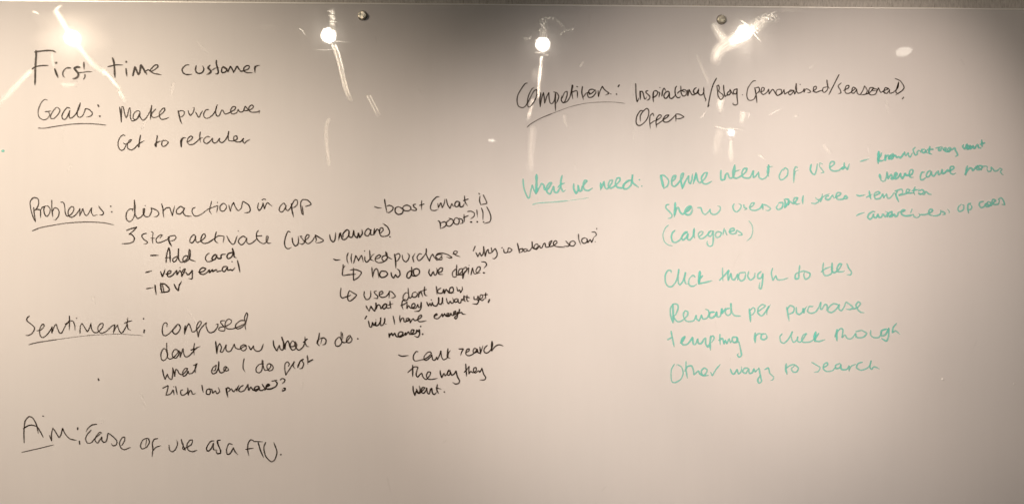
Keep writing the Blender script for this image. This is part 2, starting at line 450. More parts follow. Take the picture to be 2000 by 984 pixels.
STROKES = """
@40,80
#title=First
243,155 245,230 238,330 232,450 230,580 226,690*4
222,178 300,165 420,155 500,158 553,180*3.2
180,443 240,405 330,390 435,388*3
558,345 560,347*5
535,440 560,510 585,575*4
785,428 730,425 690,450 662,500 668,550 695,575*3
930,415 880,412 842,432 870,470 905,520 890,570 845,592 815,590*4.2
990,335 992,400 995,445*3.2
1008,530 1005,570 988,600*2.5
905,500 960,495 1040,485 1120,485*2.4
#title=time
1438,268 1460,340 1468,430 1472,500 1478,575*3.8
1365,408 1430,392 1500,378 1600,380*2.6
1650,330 1651,331*4
1648,435 1655,500 1662,555*3.4
1757,548 1770,480 1788,410 1815,470 1840,525 1862,500 1880,380 1910,420 1945,480 1975,525*4
1960,470 2000,455 2040,480 2090,455 2145,410 2140,380 2105,380 2060,420 2030,460 2045,490 2100,515 2200,530*2.6
@290,80
#title=customer
632,378 600,378 560,400 525,450 545,505 600,530 675,525*2.6
745,390 735,440 745,490 785,512 835,500 865,450 848,395*3
960,385 930,425 955,450 975,480 950,510 910,530*3.8
1062,305 1060,360 1080,430 1090,480 1080,515 1045,520*3
990,462 1040,430 1100,420*2.2
1165,405 1145,440 1140,480 1160,500 1205,485 1225,450 1200,420 1160,405 1215,445 1240,485 1265,430 1280,400 1310,450 1330,495 1360,440 1385,400 1420,450 1460,490*2.8
1430,478 1490,470 1560,440 1575,400 1540,390 1495,420 1490,470 1540,500 1630,500*2.6
1665,395 1660,440 1665,500*3
1660,440 1680,400 1740,385*2.6
@50,190
#goals=Goals
340,48 300,38 250,80 210,160 195,240 210,310 260,350 310,352 350,325 375,275 362,235 400,212*2
305,230 340,226 380,215*2.4
480,160 430,220 390,290 400,335 440,335 500,280 535,220 520,175 480,160*2.3
695,175 650,165 600,220 568,290 580,340 620,345 660,290 690,210 680,280 690,325 720,325 780,270 830,180 860,90*2.4
855,90 820,180 805,250 815,300 850,315 890,290 920,230 940,180 1000,200 1045,255 1010,300 945,312*2.3
1130,122 1142,145*3
1160,296 1162,300*3.6
#x=underline
195,483 300,485 450,460 650,430 850,415 1050,418 1260,437*2
#goals=Make
1470,155 1480,230 1490,310 1495,395*2.6
1495,390 1497,300 1503,150*2.2
1500,150 1525,155 1545,250 1570,325 1590,290 1610,200 1630,165 1640,240 1635,310 1660,370 1700,365 1750,330 1785,280 1780,225 1740,215 1690,260 1680,330 1720,355 1760,310 1775,260 1790,310 1830,360 1880,330 1940,230 1972,130*2.3
@290,190
50,130 40,230 30,350*2.7
115,185 50,260 60,310 100,320 170,290 245,220 255,180 225,175 175,240 170,300 200,345 250,345 320,318*2.3
#goals=purchase
462,210 480,290 500,370 525,422*2.8
470,230 510,210 560,230 550,280 510,310 480,305*2.2
620,210 635,260 655,285 690,250 710,200 712,165 695,165*2.3
735,235 760,280 780,315 800,300 820,250 850,210*2.3
940,198 900,200 865,250 865,300 900,330 950,320 1010,270 1050,200 1075,120*2.3
1075,120 1050,200 1055,270 1080,300 1110,280 1140,210 1160,205 1180,245 1210,265 1250,250 1290,230 1350,190 1360,155 1320,150 1285,195 1290,250 1330,265 1380,240 1400,190 1410,215 1440,235 1480,220 1500,170 1512,145 1540,175 1550,205 1500,215*2.3
1500,215 1560,205 1620,180 1640,145 1610,125 1570,160 1570,205 1610,235 1700,232 1735,212 1730,255*2.4
@50,190
#goals=Get
1558,605 1520,590 1475,630 1445,700 1450,780 1490,830 1530,820 1560,770 1570,735*2.2
1530,718 1560,735 1590,725 1640,690 1655,665 1625,670 1590,740 1600,800 1650,825 1700,800 1760,735 1800,710 1855,680*2.2
1795,595 1780,680 1770,780 1745,750*2.8
@290,190
#goals=to
138,600 125,690 118,775 100,735 150,700 200,685*2.6
280,680 225,680 205,730 225,770 270,755 308,705 280,680*2.3
#goals=retailer
515,650 505,700 512,775 515,700 535,640 580,635*3
610,700 660,670 690,630 665,608 620,640 605,700 640,740 700,735 760,690 800,650 850,630*2.3
810,545 800,620 810,705*2.6
960,625 920,615 870,650 865,700 910,725 960,690 1000,640 1000,690 1030,718 1070,700 1110,640 1110,690 1150,710 1200,670 1240,600 1255,535 1245,600 1250,670 1290,685 1340,680 1385,650 1375,605 1335,620 1335,670 1380,700 1440,695 1485,640 1475,690 1500,720 1530,690 1585,660*2.4
@40,375
#problems=Problems
205,240 215,330 235,460 200,400 165,280 150,170 180,105 225,88 275,110 285,170 270,230 225,285*2.3
225,285 260,270 310,290 315,405*2.4
310,290 340,240 380,225 400,222*2.2
380,225 365,270 375,340 410,380 450,340 465,270 430,220 395,222*2.2
490,128 490,250 505,385*2.6
505,300 530,250 580,260 605,310 590,380 545,437 520,430*2.2
630,160 670,165 690,220 700,320 730,375 800,340 835,270 820,230 780,240 745,300 755,370 800,395 870,350 930,260 925,370*2.2
925,370 975,260 1000,340 1030,370 1060,340 1112,245 1110,320 1140,370 1200,350*2.3
1225,222 1245,255 1297,320 1280,355 1235,360*2.5
1408,222 1412,226*3
1425,308 1430,311*3
#x=underline
185,608 320,555 500,520 700,488 900,472 1100,468 1300,480 1465,515*2
#problems=distractions
1745,290 1760,265 1700,270 1655,330 1655,420 1700,462 1750,430 1785,340 1790,220 1778,125 1780,250 1790,350 1830,412 1880,390 1930,330 1940,262 1920,265 1920,330 1940,375 1980,388 2015,370 2050,300 2040,250 2120,280 2162,330 2140,375 2085,390*2.3
1945,212 1946,214*2
@290,375
205,185 225,260 230,340 245,400*2.3
225,295 280,250 330,245 350,300 375,370 390,290 410,212*2.2
560,260 500,225 440,280 440,330 490,345 540,300 565,250 540,310 580,370 680,380*2.4
730,240 690,260 680,310 710,365 760,375 830,345 930,270 1080,215 1065,320*2.2
985,145 960,250 955,300 990,350*2.2
1075,162 1078,163*2
1215,205 1170,178 1120,220 1120,280 1170,300 1215,250 1215,205*2.4
1255,205 1278,300 1300,220 1330,165 1355,230 1400,290 1450,250 1475,150 1560,200 1590,270 1570,315 1500,325*2.3
#problems=in
1722,170 1705,240 1730,290 1770,240 1790,170 1810,265 1850,170 1880,180 1930,225*2.2
1775,125 1800,110 1830,118*2.2
@540,375
#problems=app
150,225 115,175 60,220 42,280 75,315 120,280 150,215 145,265 180,290 220,240 260,160 290,122 325,135 325,190 290,230 250,250*2.4
230,180 245,300 268,390*2.8
455,225 535,200 530,170 480,125 410,120 380,160 380,230 395,330 418,352 410,280 400,215*2.3
#step=3
@40,375
1660,600 1720,575 1815,548 1760,610 1695,660 1740,665 1780,720 1760,775 1700,800 1590,808*2.5
#step=step
1970,645 1920,655 1895,690 1930,740 1985,780 1965,805 1925,810*2.4
@290,375
45,615 72,640 60,720 68,805*2.3
40,718 95,722*2
180,720 215,670 175,675 120,730 130,785 190,785 300,735 340,690 410,680 430,710 400,750 340,765*2.3
310,700 325,780 362,845*3
#step=activate
735,690 710,665 660,710 645,770 680,795 725,740 735,680 740,760 770,785 850,740 890,690 870,650 830,690 820,760 860,800 930,790 1010,740 1090,685 1150,685 1180,700 1165,790*2.3
1060,620 1040,700 1040,760 1085,800*2.6
1225,685 1260,760 1310,815 1345,800 1365,740 1388,680*2.4
1400,608 1406,610*2
1530,720 1480,690 1420,730 1405,780 1450,825 1500,790 1535,720 1540,790 1580,810 1640,780 1700,720*2.4
1718,600 1690,640 1690,720 1740,780 1800,805 1850,770 1870,700 1845,690 1840,760 1870,800 1915,795*2.3
1685,688 1770,682*2.2
#step=(users
@540,375
215,625 180,615 145,690 125,790 140,860 185,885 235,862*2.4
245,715 255,790 290,840 330,820 345,760 340,690*2.5
400,690 370,690 410,740 440,780 400,815 360,800*2.4
425,770 490,720 510,680 485,665 450,710 455,780 500,805 560,760 600,690*2.4
605,675 620,740 610,785*2.4
605,670 730,750 690,785 620,795*2.4
#step=unaware)
830,665 845,740 885,778 915,740 925,630*2.6
985,640 970,755*2.6
975,720 1000,640 1025,730 1070,740 1120,690 1135,620 1100,590 1040,650 1040,710*2.8
1135,610 1130,680 1160,710 1190,690 1205,600 1220,680 1260,715 1280,640 1300,710 1340,650 1335,585*2.8
1460,590 1430,570 1385,620 1385,670 1430,685 1465,630 1475,580 1470,660 1520,670*2.8
1530,570 1520,665 1545,620 1570,580 1590,590 1620,640 1665,600 1655,560 1620,570 1610,640 1640,690 1700,690 1750,670 1768,620 1730,540 1658,488*2.5
1770,698 1772,700*3
@720,365
#boost=dash
90,308 140,325 200,328*2.5
#boost=boost
248,195 265,300 285,390*2.8
285,300 330,290 380,315 370,360 320,400 275,395*2.5
460,312 420,330 415,390 460,430 520,415 540,360 510,330 455,305*2.8
545,300 600,285 650,310 660,345 620,375 560,370 530,330 555,300*2.6
735,270 700,280 705,310 745,345 735,368 680,362 650,330*2.5
828,215 825,290 828,355*2.6
795,290 865,268*2.3
#boost=(what
1100,155 1060,160 1000,220 965,310 980,360 1030,370 1090,350*2.5
1080,260 1090,325 1120,260 1130,250 1150,325 1180,260 1190,190*2.5
1212,190 1235,280 1270,335 1300,260 1320,300 1350,300*2.5
1410,230 1370,230 1345,270 1360,310 1400,300 1420,240 1430,310 1470,305 1495,260*2.8
1498,140 1505,230 1545,298*2.5
1480,215 1555,190*2.2
#boost=is
1740,145 1732,210 1750,280*2.4
1790,125 1840,230 1840,260 1750,278*2.4
1722,102 1732,115*2.4
#boost=boost
1085,530 1105,540 1120,580 1120,650*3
1130,560 1190,545 1210,580 1190,620 1120,655*2.5
1255,490 1310,510 1320,560 1270,615 1220,600 1220,550 1290,495*2.5
1350,490 1330,540 1350,580 1400,580 1415,520 1380,485 1345,490*2.5
1410,490 1460,510 1470,560 1430,575*2.5
1490,430 1495,550*2.5
1480,480 1555,450*2.3
#boost=?!!)
1545,385 1600,380 1650,410 1645,460 1595,500*2.4
1592,548 1610,550*3
1690,360 1700,475*2.5
1694,545 1696,546*3
1762,330 1785,400 1785,515*2.5
1792,548 1800,548*3
1845,312 1890,400 1910,480 1890,545 1805,572*2.4
@270,470
#card=dash
190,228 315,228*3
#card=Add
435,340 440,250 455,170 480,110 495,180 500,335*2.8
420,265 510,262*2.2
620,240 570,260 540,290 550,330 590,310 620,240 630,120 630,280 670,335 730,310 770,270 765,235 720,245 695,290 720,335 780,300 810,250 810,150 795,135 790,220 810,290 895,322*2.5
#card=card
1110,195 1065,225 1050,280 1080,325 1150,315 1210,270*2.6
1215,210 1170,240 1150,290 1200,290 1225,225 1240,270 1290,275 1300,220 1370,210*3
1480,180 1410,200 1385,250 1410,280 1460,250 1480,190 1470,120 1495,190 1500,250 1535,268*2.8
#verify=dash
115,495 215,468*2.8
#verify=verify
350,480 375,560 400,510 420,440*2.8
430,520 490,510 515,475 480,470 450,510 470,560 520,550 570,500 600,460 605,530 640,480 650,460*2.8
650,418 654,419*2.4
650,460 675,500 680,560 720,480 735,440 715,445 690,480 740,500*2.6
745,490 770,530 810,510 845,460 840,590 790,590*2.8
#verify=email
940,490 1010,480 1055,440 1010,420 960,460 965,510 1020,525 1080,490 1110,450 1115,500 1160,450 1165,480 1220,450 1230,480*2.8
1230,485 1290,470*2.4
1385,400 1330,410 1310,460 1350,480 1395,410 1400,460 1450,450 1470,465 1510,420*2.8
1465,325 1467,327*2.6
1550,310 1570,390 1590,495*2.8
#identity=IDV
130,748 235,728*2.8
262,690 270,770 282,842*3
350,665 355,740 370,810*3
350,665 420,680 480,740 470,790 350,808*3
375,680 390,740 405,810*2.2
560,675 590,740 628,778 640,700 678,632*2.8
@640,465
#limited=dash
90,325 130,342 200,335*2.6
#limited=limited
320,230 300,290 305,350 322,400*2.6
370,260 365,320 375,392 *2.4
370,245 372,246*2
405,390 425,320 440,270 462,310 482,352 512,290 530,268 545,320 556,376*2.4
580,285 582,345 608,374 645,345 690,275 730,245*2.4
575,200 577,202*2.6
655,190 660,280 670,330 720,355*2.5
735,325 800,310 830,275 800,262 750,300 745,350 790,382 870,370 930,310 910,270 860,285 850,330 890,360 930,320 925,240 905,212 915,270 950,300 1005,330*2.4
#limited=purchase
1045,250 1060,350 1065,470*3.2
1060,260 1110,240 1130,280 1100,340 1070,365*2.5
1165,265 1175,330 1220,370 1260,330 1275,270 1245,235*2.5
1335,350 1330,300 1365,235*2.3
1325,290 1345,370*2.5
1470,250 1430,245 1395,300 1420,350 1460,330 1510,270 1540,220 1540,160 1540,250 1590,360 1610,290 1640,250 1660,290 1690,330*2.4
1790,260 1740,250 1690,280 1700,340 1740,330 1780,280 1785,330 1740,335 1690,290 1720,240 1800,235 1880,260 1940,300 1910,312 1855,290*2.4
@880,430,6.667
30,440 70,435 90,410 60,400 38,425 70,455 125,475*2.3
#balance='why
320,340 295,400*2.4
330,420 355,475 380,420 400,465 425,430 430,340 440,400 450,470 470,400 490,380 500,430 540,415 580,370 605,420 600,470 570,500 545,495*2.5
540,415 530,360*2.4
#balance=is
665,360 675,358*2.4
690,375 700,420 740,415 755,360 800,385 770,415 730,420*2.4
#balance=balance
870,300 885,370 895,425*2.6
895,420 900,380 940,370 935,405 895,425*2.5
985,370 955,380 960,410 990,400 995,375 1000,395 1030,395 1065,340 1060,280 1065,350 1100,375 1140,340 1130,310 1100,320 1085,355 1120,380 1160,330 1170,360 1190,355 1210,310 1230,300 1240,350 1280,345 1290,330 1320,265 1285,290 1290,340 1330,335 1385,295 1370,265 1340,290 1345,325 1390,345 1490,352*2.4
#balance=so
1500,270 1545,325 1520,340 1475,335*2.4
1545,325 1560,285 1600,270 1625,300 1600,335 1560,330 1550,290*2.4
#balance=low?'
1665,180 1670,250 1695,318*2.5
1750,228 1715,242 1708,275 1735,302 1772,285 1778,248 1750,228*2.5
1775,252 1788,290 1818,252 1836,290 1866,222*2.4
1840,155 1880,155 1898,190 1870,220*2.4
1882,280 1884,281*2
1903,105 1903,118*2
@640,465
#how=arrow
270,435 240,470 228,570 250,582 340,568 440,562*2.5
240,415 238,480*2.6
350,495 430,490 505,515 525,545 480,610 405,655 402,560 403,460*2.5
#how=how
690,455 695,540 710,620*2.8
700,600 725,510 760,475 785,510 800,620*2.7
900,520 840,515 810,570 840,612 900,600 935,560 910,520 870,510*2.8
990,535 1000,590 1030,620 1060,570 1090,610 1130,570 1120,510 1085,478*2.8
#how=do
1310,450 1315,520 1300,590 1265,625 1235,600 1250,540 1300,510 1320,580 1380,590 1430,550 1430,500 1390,475 1340,500 1350,570 1390,585*2.8
#how=we
1590,485 1580,540 1610,590 1650,520 1670,575 1700,560 1710,500 1700,465*2.7
1720,540 1780,520 1795,470 1760,465 1725,510 1740,560 1800,565*2.7
#how=define?
@880,430,6.667
80,580 75,680 70,735 30,730 25,680 60,640 80,650 75,700 105,710 150,660 150,630 115,640 100,680 110,710 160,700 210,650 200,610 160,640 155,690 160,760 180,680 235,620 230,700*2.5
240,588 242,589*2
265,710 285,620 305,690 330,695 380,650 385,610 355,610 330,660 350,690 385,680*2.4
400,540 450,545 468,580 435,625*2.4
428,680 445,680 435,690 425,682*2.4
#users=arrow
@650,550,8.2
132,100 122,180 130,240 160,260 215,240 290,212*2.5
265,140 240,210 240,280 270,308 320,280 380,215 330,180 268,140*2.5
#users=users
505,155 500,220 530,280 570,280 605,230 605,140*2.5
700,145 665,160 680,195 720,230 710,265 660,262*2.5
745,210 800,185 790,150 750,170 745,220 790,250 850,235 890,190 905,150*2.5
905,150 900,262*2.5
905,150 950,165 1000,230 960,258 935,255*2.5
#users=dont
1205,105 1210,180 1215,240 1190,290 1150,305 1125,280 1130,220 1170,175 1205,180*2.5
1215,240 1240,262 1265,235*2.5
1325,162 1285,178 1268,218 1295,250 1340,232 1355,190 1325,162*2.6
1372,245 1382,160*2.6
1382,200 1412,148 1424,195 1440,238*2.6
1470,80 1465,170 1480,215 1510,222*2.8
1430,145 1500,125*2.3
#users=know
@800,550,8.2
428,75 435,150 440,205*2.8
500,100 450,135 460,180 520,180 545,120 555,185 585,120 610,150 640,180 700,150 690,90 650,100 635,150 660,180 710,175*2.8
755,85 770,150 800,130 815,175 845,120 840,75*2.6
#users=what
@650,550,8.2
530,380 555,430 580,470 610,390 640,440 670,468 690,400 690,330 695,430 720,370 755,380 770,430 820,370 850,350 820,360 795,400 820,435 855,400 860,350 865,415 900,420 930,400*2.7
915,310 920,380 930,428*2.7
880,375 968,350*2.2
#users=they
1160,280 1115,310 1105,380 1125,438*2.6
1085,380 1150,355 1190,320 1185,430 1215,380 1240,415 1280,420 1320,380 1300,345 1265,370 1275,420 1330,420 1360,360 1375,410 1400,400 1415,325 1415,410 1380,465 1305,475*2.6
#users=will
@800,550,8.2
275,325 300,390 325,345 345,385 365,330 380,375 430,385 465,320 465,250 465,340 500,360 525,310 525,250 525,340 550,345*2.8
345,288 350,290*2.4
#users=want
590,265 600,320 625,350 650,310 675,345 705,320 690,255*2.6
760,270 720,285 725,325 760,320 775,275 785,330 815,335 835,275 855,300 870,220 880,310 900,310 *2.6
920,215 915,280 930,312 950,310*2.8
885,235 955,255*2.2
#users=yet,
1030,235 1035,280 1080,275 1095,225 1110,290 1080,355 1005,350*2.6
1080,300 1160,260 1170,215 1135,215 1125,270 1160,300 1210,260*2.5
1220,175 1215,230 1220,275*2.6
1190,210 1245,205*2.2
1278,285 1262,328*3.6
#will='will
@650,550,8.2
540,550 515,592*2.8
570,625 590,715 620,720 635,650 660,700 690,640 685,700 730,690 765,620 765,570 765,690 800,690 830,630 830,580 830,660 860,680*2.7
690,605 692,607*2
#will=I
965,548 980,610 990,680*2.8
#will=have
1075,540 1070,600 1080,652*2.7
1080,640 1100,590 1130,580 1145,640 1200,620 1215,580 1180,590 1175,630 1215,620 1230,590 1240,655 1275,600 1290,590 1310,620 1370,600 1420,560 1415,530 1380,550 1360,600 1380,635 1440,635 1498,620*2.5
#will=enough
@800,550,8.2
400,550 440,530 430,510 395,540 400,580 450,590 500,545 520,510 530,560 560,510 580,545 610,550 630,505 600,510 600,550 640,545 660,500 680,535 710,530 740,470 710,480 705,520 750,510 770,480 765,560 740,592 720,570 760,530 790,490 800,435 790,500 830,490 850,515 895,520*2.7
#money=money.'
@650,550,8.2
900,830 905,885*3
905,870 940,820 960,860 990,820 1010,865 1035,880 1110,850 1120,810 1080,800 1050,830 1050,875 1090,880 1150,840 1165,810 1165,855 1210,800 1235,840 1280,820 1300,770 1265,770 1250,810 1270,840 1330,820 1345,770 1370,800 1385,760 1390,840 1360,885 1305,865*2.8
1405,712 1407,715*3.2
1437,835 1440,838*3.6
#cant=dash
@770,660,8.2
68,265 120,288 230,275*2.6
#cant=cant
380,215 350,215 310,270 305,330 340,365 410,350 480,335 540,300 590,250 580,220 530,230 480,290 480,340 520,350 590,290 600,260 615,340 650,350 680,300 690,345 730,260 745,200 760,300 790,345 850,310 870,230 900,195*2.5
860,165 850,250 850,300 895,322*2.7
#cant=search
1035,172 1105,172 1080,220 1062,278*2.6
1145,235 1195,200 1200,170 1165,180 1145,240 1170,275 1220,275 1290,230 1320,180 1290,160 1265,190 1270,230 1320,220 1330,170 1340,225 1380,230 1420,120*2.5
1370,140 1385,255*2.8
1490,115 1450,150 1435,200 1460,235 1500,230 1550,180 1575,110 1565,50 1555,120 1560,205 1590,160 1640,115 1690,105 1745,125*2.5
#cant=the
215,550 260,510 320,460 375,465 360,530 350,590 375,620 410,580 440,560 460,620 510,660 570,590 580,545 540,540 515,600 540,650 600,658 690,640*2.5
295,430 295,530 295,615*2.8
#cant=way
735,515 740,570 760,630 795,560 815,600 850,560 870,510 900,510*2.8
900,530 860,530 850,580 880,590 900,540 920,590 960,570 990,520 1010,610 1045,680 1030,720 980,732 935,705*2.8
#cant=they
1145,410 1150,510 1160,610*2.8
1120,545 1170,490 1200,450 1195,500 1195,570 1225,530 1260,550 1310,520 1310,470 1275,480 1270,530 1300,555 1350,520 1370,545 1405,480 1430,570 1465,630 1440,665 1370,668*2.6
#cant=want.
300,765 305,840 330,915 350,840 370,870 400,880 415,820 400,760*2.9
350,810 395,880 420,870 470,820 490,790 450,790 430,850 470,880 510,830 520,790 530,870 560,890 580,820 600,800 610,870 640,900 680,860*2.8
690,740 680,820 710,885*2.8
665,790 755,815*2.3
800,857 804,860*3.6
@40,600
#sentiment=Sentiment
140,132 105,165 100,205 160,255 215,305 220,340 180,405 130,435 85,435*2.4
255,365 320,350 370,290 355,255 320,290 300,360 310,440 350,470 410,430 470,350 495,300 490,400 530,290 560,260 580,330 615,400 650,390 700,290 760,215 820,215 850,290 852,355*2.3
765,135 765,240 762,355*2.5
700,262 765,225*2.6
875,166 879,168*2.4
930,405 935,300 960,250 990,290 1045,378 1080,320 1100,245 1110,330 1150,390 1210,385 1280,310 1290,255 1250,255 1210,310 1220,370 1270,400 1340,370 1430,290 1475,270 1450,400*2.3
1450,400 1480,330 1515,270 1530,330 1570,400 1610,370 1660,270 1675,155*2.4
1668,250 1680,330 1725,355*2.4
1620,250 1680,222 1745,207*2.5
1923,175 1925,177*3
1935,350 1930,392*2.8
#x=underline
130,582 250,550 400,525 600,495*2
600,495 900,455 1150,430 1500,415 1750,425 1910,440*1.2
#confused=confused
@290,600
285,300 290,255 265,235 230,270 215,350 225,420 265,440 320,410 380,350 440,290*2.3
455,262 410,310 375,370 420,418 470,380 498,320 480,270 445,262*2.6
575,285 565,350 565,420*2.9
565,400 600,300 630,252 655,300 680,375 720,375 790,300 825,240 810,215 775,240 750,310 765,400 778,460 800,360 860,280 905,235 900,290 930,370 970,395 1030,370 1080,300 1085,260 1050,268*2.4
1190,205 1135,210 1130,240 1170,290 1195,330 1180,365 1120,362 1095,340 1120,310 1210,290 1280,250 1295,205 1260,180 1215,210 1195,280 1230,330 1300,335 1360,320 1430,290 1510,250*2.3
1510,205 1440,205 1370,260 1360,310 1400,335 1470,300 1510,240 1500,160 1530,85 1550,110 1530,200 1510,290 1520,345*2.4
#dont=dont
285,555 285,650 300,740 275,800 235,828 200,800 195,720 220,660 250,640 285,690 300,780 340,805 400,770 460,700 440,655 400,665 370,720 380,770 430,790 480,720 465,670 500,700 495,775 520,700 540,640 550,720 575,765 620,765 680,710 740,640 808,605*2.4
720,560 705,650 715,740*2.5
665,665 745,640*2.5
#dont=know
1050,530 1060,640 1068,725*2.9
1068,720 1085,610 1115,565 1140,620 1125,690 1160,690 1215,580 1210,650 1240,690 1290,670 1340,570 1360,630 1420,650 1490,610 1530,600 1490,580 1440,610 1450,660 1490,675 1530,640 1520,600*2.4
1565,600 1600,660 1640,600 1650,650 1700,685 1760,660 1795,570*2.6
#dont=what
@500,600
270,515 280,600 325,675 365,590 380,650 420,660 430,570 400,460 440,570 450,650 465,560 500,520 520,570 530,610 600,600 600,540 570,525 540,560 535,620 570,665 620,640 635,580 610,535 620,620 670,665 730,620 765,540 765,455*2.6
740,545 800,490*2.3
765,540 790,600 830,615*2.4
#dont=to
990,400 975,500 960,560 990,598*2.8
950,560 960,510 1010,490*2.4
1035,480 1020,530 1010,570*2
1010,480 1060,475 1095,510 1080,570 1040,585*2.7
#dont=do.
1330,380 1330,470 1340,550 1300,600 1250,600 1235,540 1260,490 1310,465 1350,540 1400,545 1440,500 1480,450 1450,440 1415,490 1420,545 1470,545 1500,500 1480,450*2.5
1350,400 1355,500*2.2
1588,488 1590,489*3
#first=what
@300,690
140,245 155,330 180,400 215,320 240,380 285,400 300,310 300,215*2.6
300,220 330,330 330,360 345,250 375,260 400,310 450,325 510,270 530,230 490,235 455,290 465,350 510,330 540,270 550,310 600,305 640,260 680,160*2.5
625,185 685,155*2
665,155 650,240 655,298*2.5
#first=do
1018,120 1010,220 980,290 930,315 905,280 930,215 980,180 960,260 925,265*2.5
1020,125 1020,250 1050,300 1100,280 1140,210 1110,205 1095,250 1130,270 1170,255 1150,210*2.5
#first=I
1415,80 1400,150 1400,230 1430,288*2.5
#first=do
1695,95 1700,180 1690,260 1650,300 1605,280 1605,220 1650,170 1700,160 1720,220 1740,260 1790,250 1830,200 1820,160 1785,165 1770,210 1800,265 1850,255 1870,210 1830,160 1800,160*2.4
1710,105 1715,200*2
#first=first
@500,690
505,200 520,160 490,130 455,160 450,240 465,335 520,250 600,120 580,190 610,235*2.4
650,220 690,120 745,85 720,110 745,160 720,225 680,235*2.7
650,220 655,195 690,130*2.5
800,30 810,100 808,165*2.8
820,130 885,95*2.8
#low=Zilch
@300,690
140,542 190,515 228,502 215,570 195,645 260,630 305,565 315,600 320,645*2.5
312,515 314,517*2.2
345,510 355,570 370,635*2.5
455,562 425,580 425,630 460,650 510,620 545,570*2.5
535,535 535,600 540,645 560,590 585,575 610,630 660,620*2.6
#low=low
755,490 765,550 775,605*2.6
870,545 830,570 825,625 870,635 890,590 870,550 910,560 925,620 965,580 990,625 1030,590 1010,525*2.6
#low=purchases?
1130,540 1145,610 1160,680*3
1130,580 1155,530 1200,560 1160,600*2.6
1215,545 1250,595 1290,545 1300,590*2.6
1300,585 1310,540 1335,490*2.5
1400,495 1360,520 1330,570 1360,595 1420,570 1475,480 1480,560 1490,570 1520,520 1560,570 1640,540 1640,510 1590,520 1570,560 1600,585 1650,540 1640,510 1660,570 1700,570 1740,540*2.7
1695,475 1730,530 1750,560 1700,570*2.7
1750,525 1810,495 1790,475 1760,510 1770,550 1830,550 1870,535 1910,510 1930,460 1890,415*3
1850,430 1925,415*2.6
@500,690
378,412 410,388 450,405 440,440 410,470*2.6
430,540 455,540 450,565 415,585 412,560*3.2
#aim=Aim:
@30,800,7.692
132,490 130,300 150,160 210,98 270,130 320,230 345,350*2.6
120,280 180,240 250,225 330,255 380,330 420,412*2.5
410,90 425,92*2
515,380 545,460 545,350 565,270 600,320 655,410 685,370 710,275 750,360 820,430 915,452*2.4
938,265 936,292*2.8
962,465 968,512*2.6
#x=underline
95,635 250,600 400,565 585,520*1.8
#aim=Ease
1225,212 1150,225 1090,275 1062,325*2.4
1140,300 1085,360 1055,430 1080,490 1140,490 1200,420 1290,345*2.3
1300,345 1265,335 1210,400 1200,460 1240,490 1300,400 1300,450 1330,485 1370,460 1395,350 1470,400 1525,465 1515,520 1470,535 1440,500*2.4
1600,530 1640,460 1640,405 1600,420 1565,500 1590,570 1640,592 1730,560*2.4
#aim=of
@270,800,6.667
110,365 60,390 30,460 50,505 110,480 145,420 130,370 90,370*2.3
110,380 95,470*2
255,370 210,380 185,430 190,510 180,605*2.5
190,530 230,485 295,462*2.3
#aim=use
400,455 410,520 450,540 490,500 512,440 500,390*2.5
560,380 580,450 615,520 580,500 590,440*2.4
600,500 690,450 705,390 670,395 635,450 650,520 710,540 770,518*2.4
#aim=as
985,400 940,410 890,490 905,535 950,500 980,430 980,510 1030,520*2.5
1070,390 1030,400 1040,450 1070,520 1070,560 1030,565 1010,530*2.8
#aim=a
1225,445 1180,440 1150,510 1160,575 1200,560 1240,490 1260,540 1300,580*2.5
#aim=FTU.
1500,395 1460,390 1430,440 1425,520 1440,595*2.6
1398,510 1500,495*2.4
1500,408 1620,412*2.6
1560,420 1590,520 1635,622*2.6
1660,420 1635,490 1660,600 1730,670 1780,640 1805,540 1765,420*2.5
1855,577 1858,580*3.2
@1000,140
#competitors=Competitors:
238,182 200,195 140,280 90,370 78,460 100,540 160,565 210,540 270,440 340,310 385,285 390,340 370,420 320,510 275,555 245,535 240,460 265,360 310,275 345,250*2.3
450,330 435,440 440,550*2.8
440,550 460,430 490,330 505,420 510,495 540,400 575,330 580,420 595,490 630,500 665,440 680,330*2.4
680,340 675,480 680,615*3
650,320 700,335 730,390 710,460 690,500*2.4
780,420 820,330 860,315 860,370 830,460 800,490 770,450 775,380*2.4
800,490 860,470 910,380 940,215 950,225 935,330 950,430*2.4
925,330 1000,300 1020,320 1022,410*2.4
1010,235 1025,240*2.4
1100,235 1090,330 1115,440*2.7
1115,400 1160,340 1215,330 1205,355 1240,345 1290,300 1260,280 1210,290 1180,360 1200,405 1260,395 1310,330 1300,280*2.4
1345,300 1350,395 1370,320 1410,235 1450,290 1515,340 1460,370*2.5
1540,350 1541,352*2
1675,212 1658,238*2.6
1630,350 1634,360*2.6
#x=underline
235,872 300,815 450,730 640,652*1.8
640,652 900,555 1150,498 1400,478 1600,480 1770,500*1.2
@1220,140
@1235,150,13.333
#competitors=Inspirational
85,180 90,300 95,450 108,580 125,660 150,610 160,560*2.6
200,380 205,480 205,600*3.2
205,400 250,385 280,430 300,520 320,580 345,580 370,530*2.6
405,370 360,380 355,420 400,460 450,510 455,560 420,600 375,620*2.7
545,400 540,540 548,660*3
520,545 580,530 640,470 660,410 620,370 560,385 545,440*2.6
690,400 710,440 690,535*2.6
715,285 720,290*2.4
770,510 780,410 800,340 825,305 860,350 865,385*2.8
965,410 920,385 860,420 820,490 840,560 890,560 940,490 960,420 965,500 970,550 1020,575 1080,530 1130,470*2.7
1155,250 1120,300 1110,400 1130,500 1180,550 1230,545 1250,510*2.6
1175,435 1220,390 1270,360*2.4
1260,250 1265,340 1270,420 1300,490 1350,510 1400,470 1420,400 1380,350 1320,345 1290,370 1340,390 1380,410*2.6
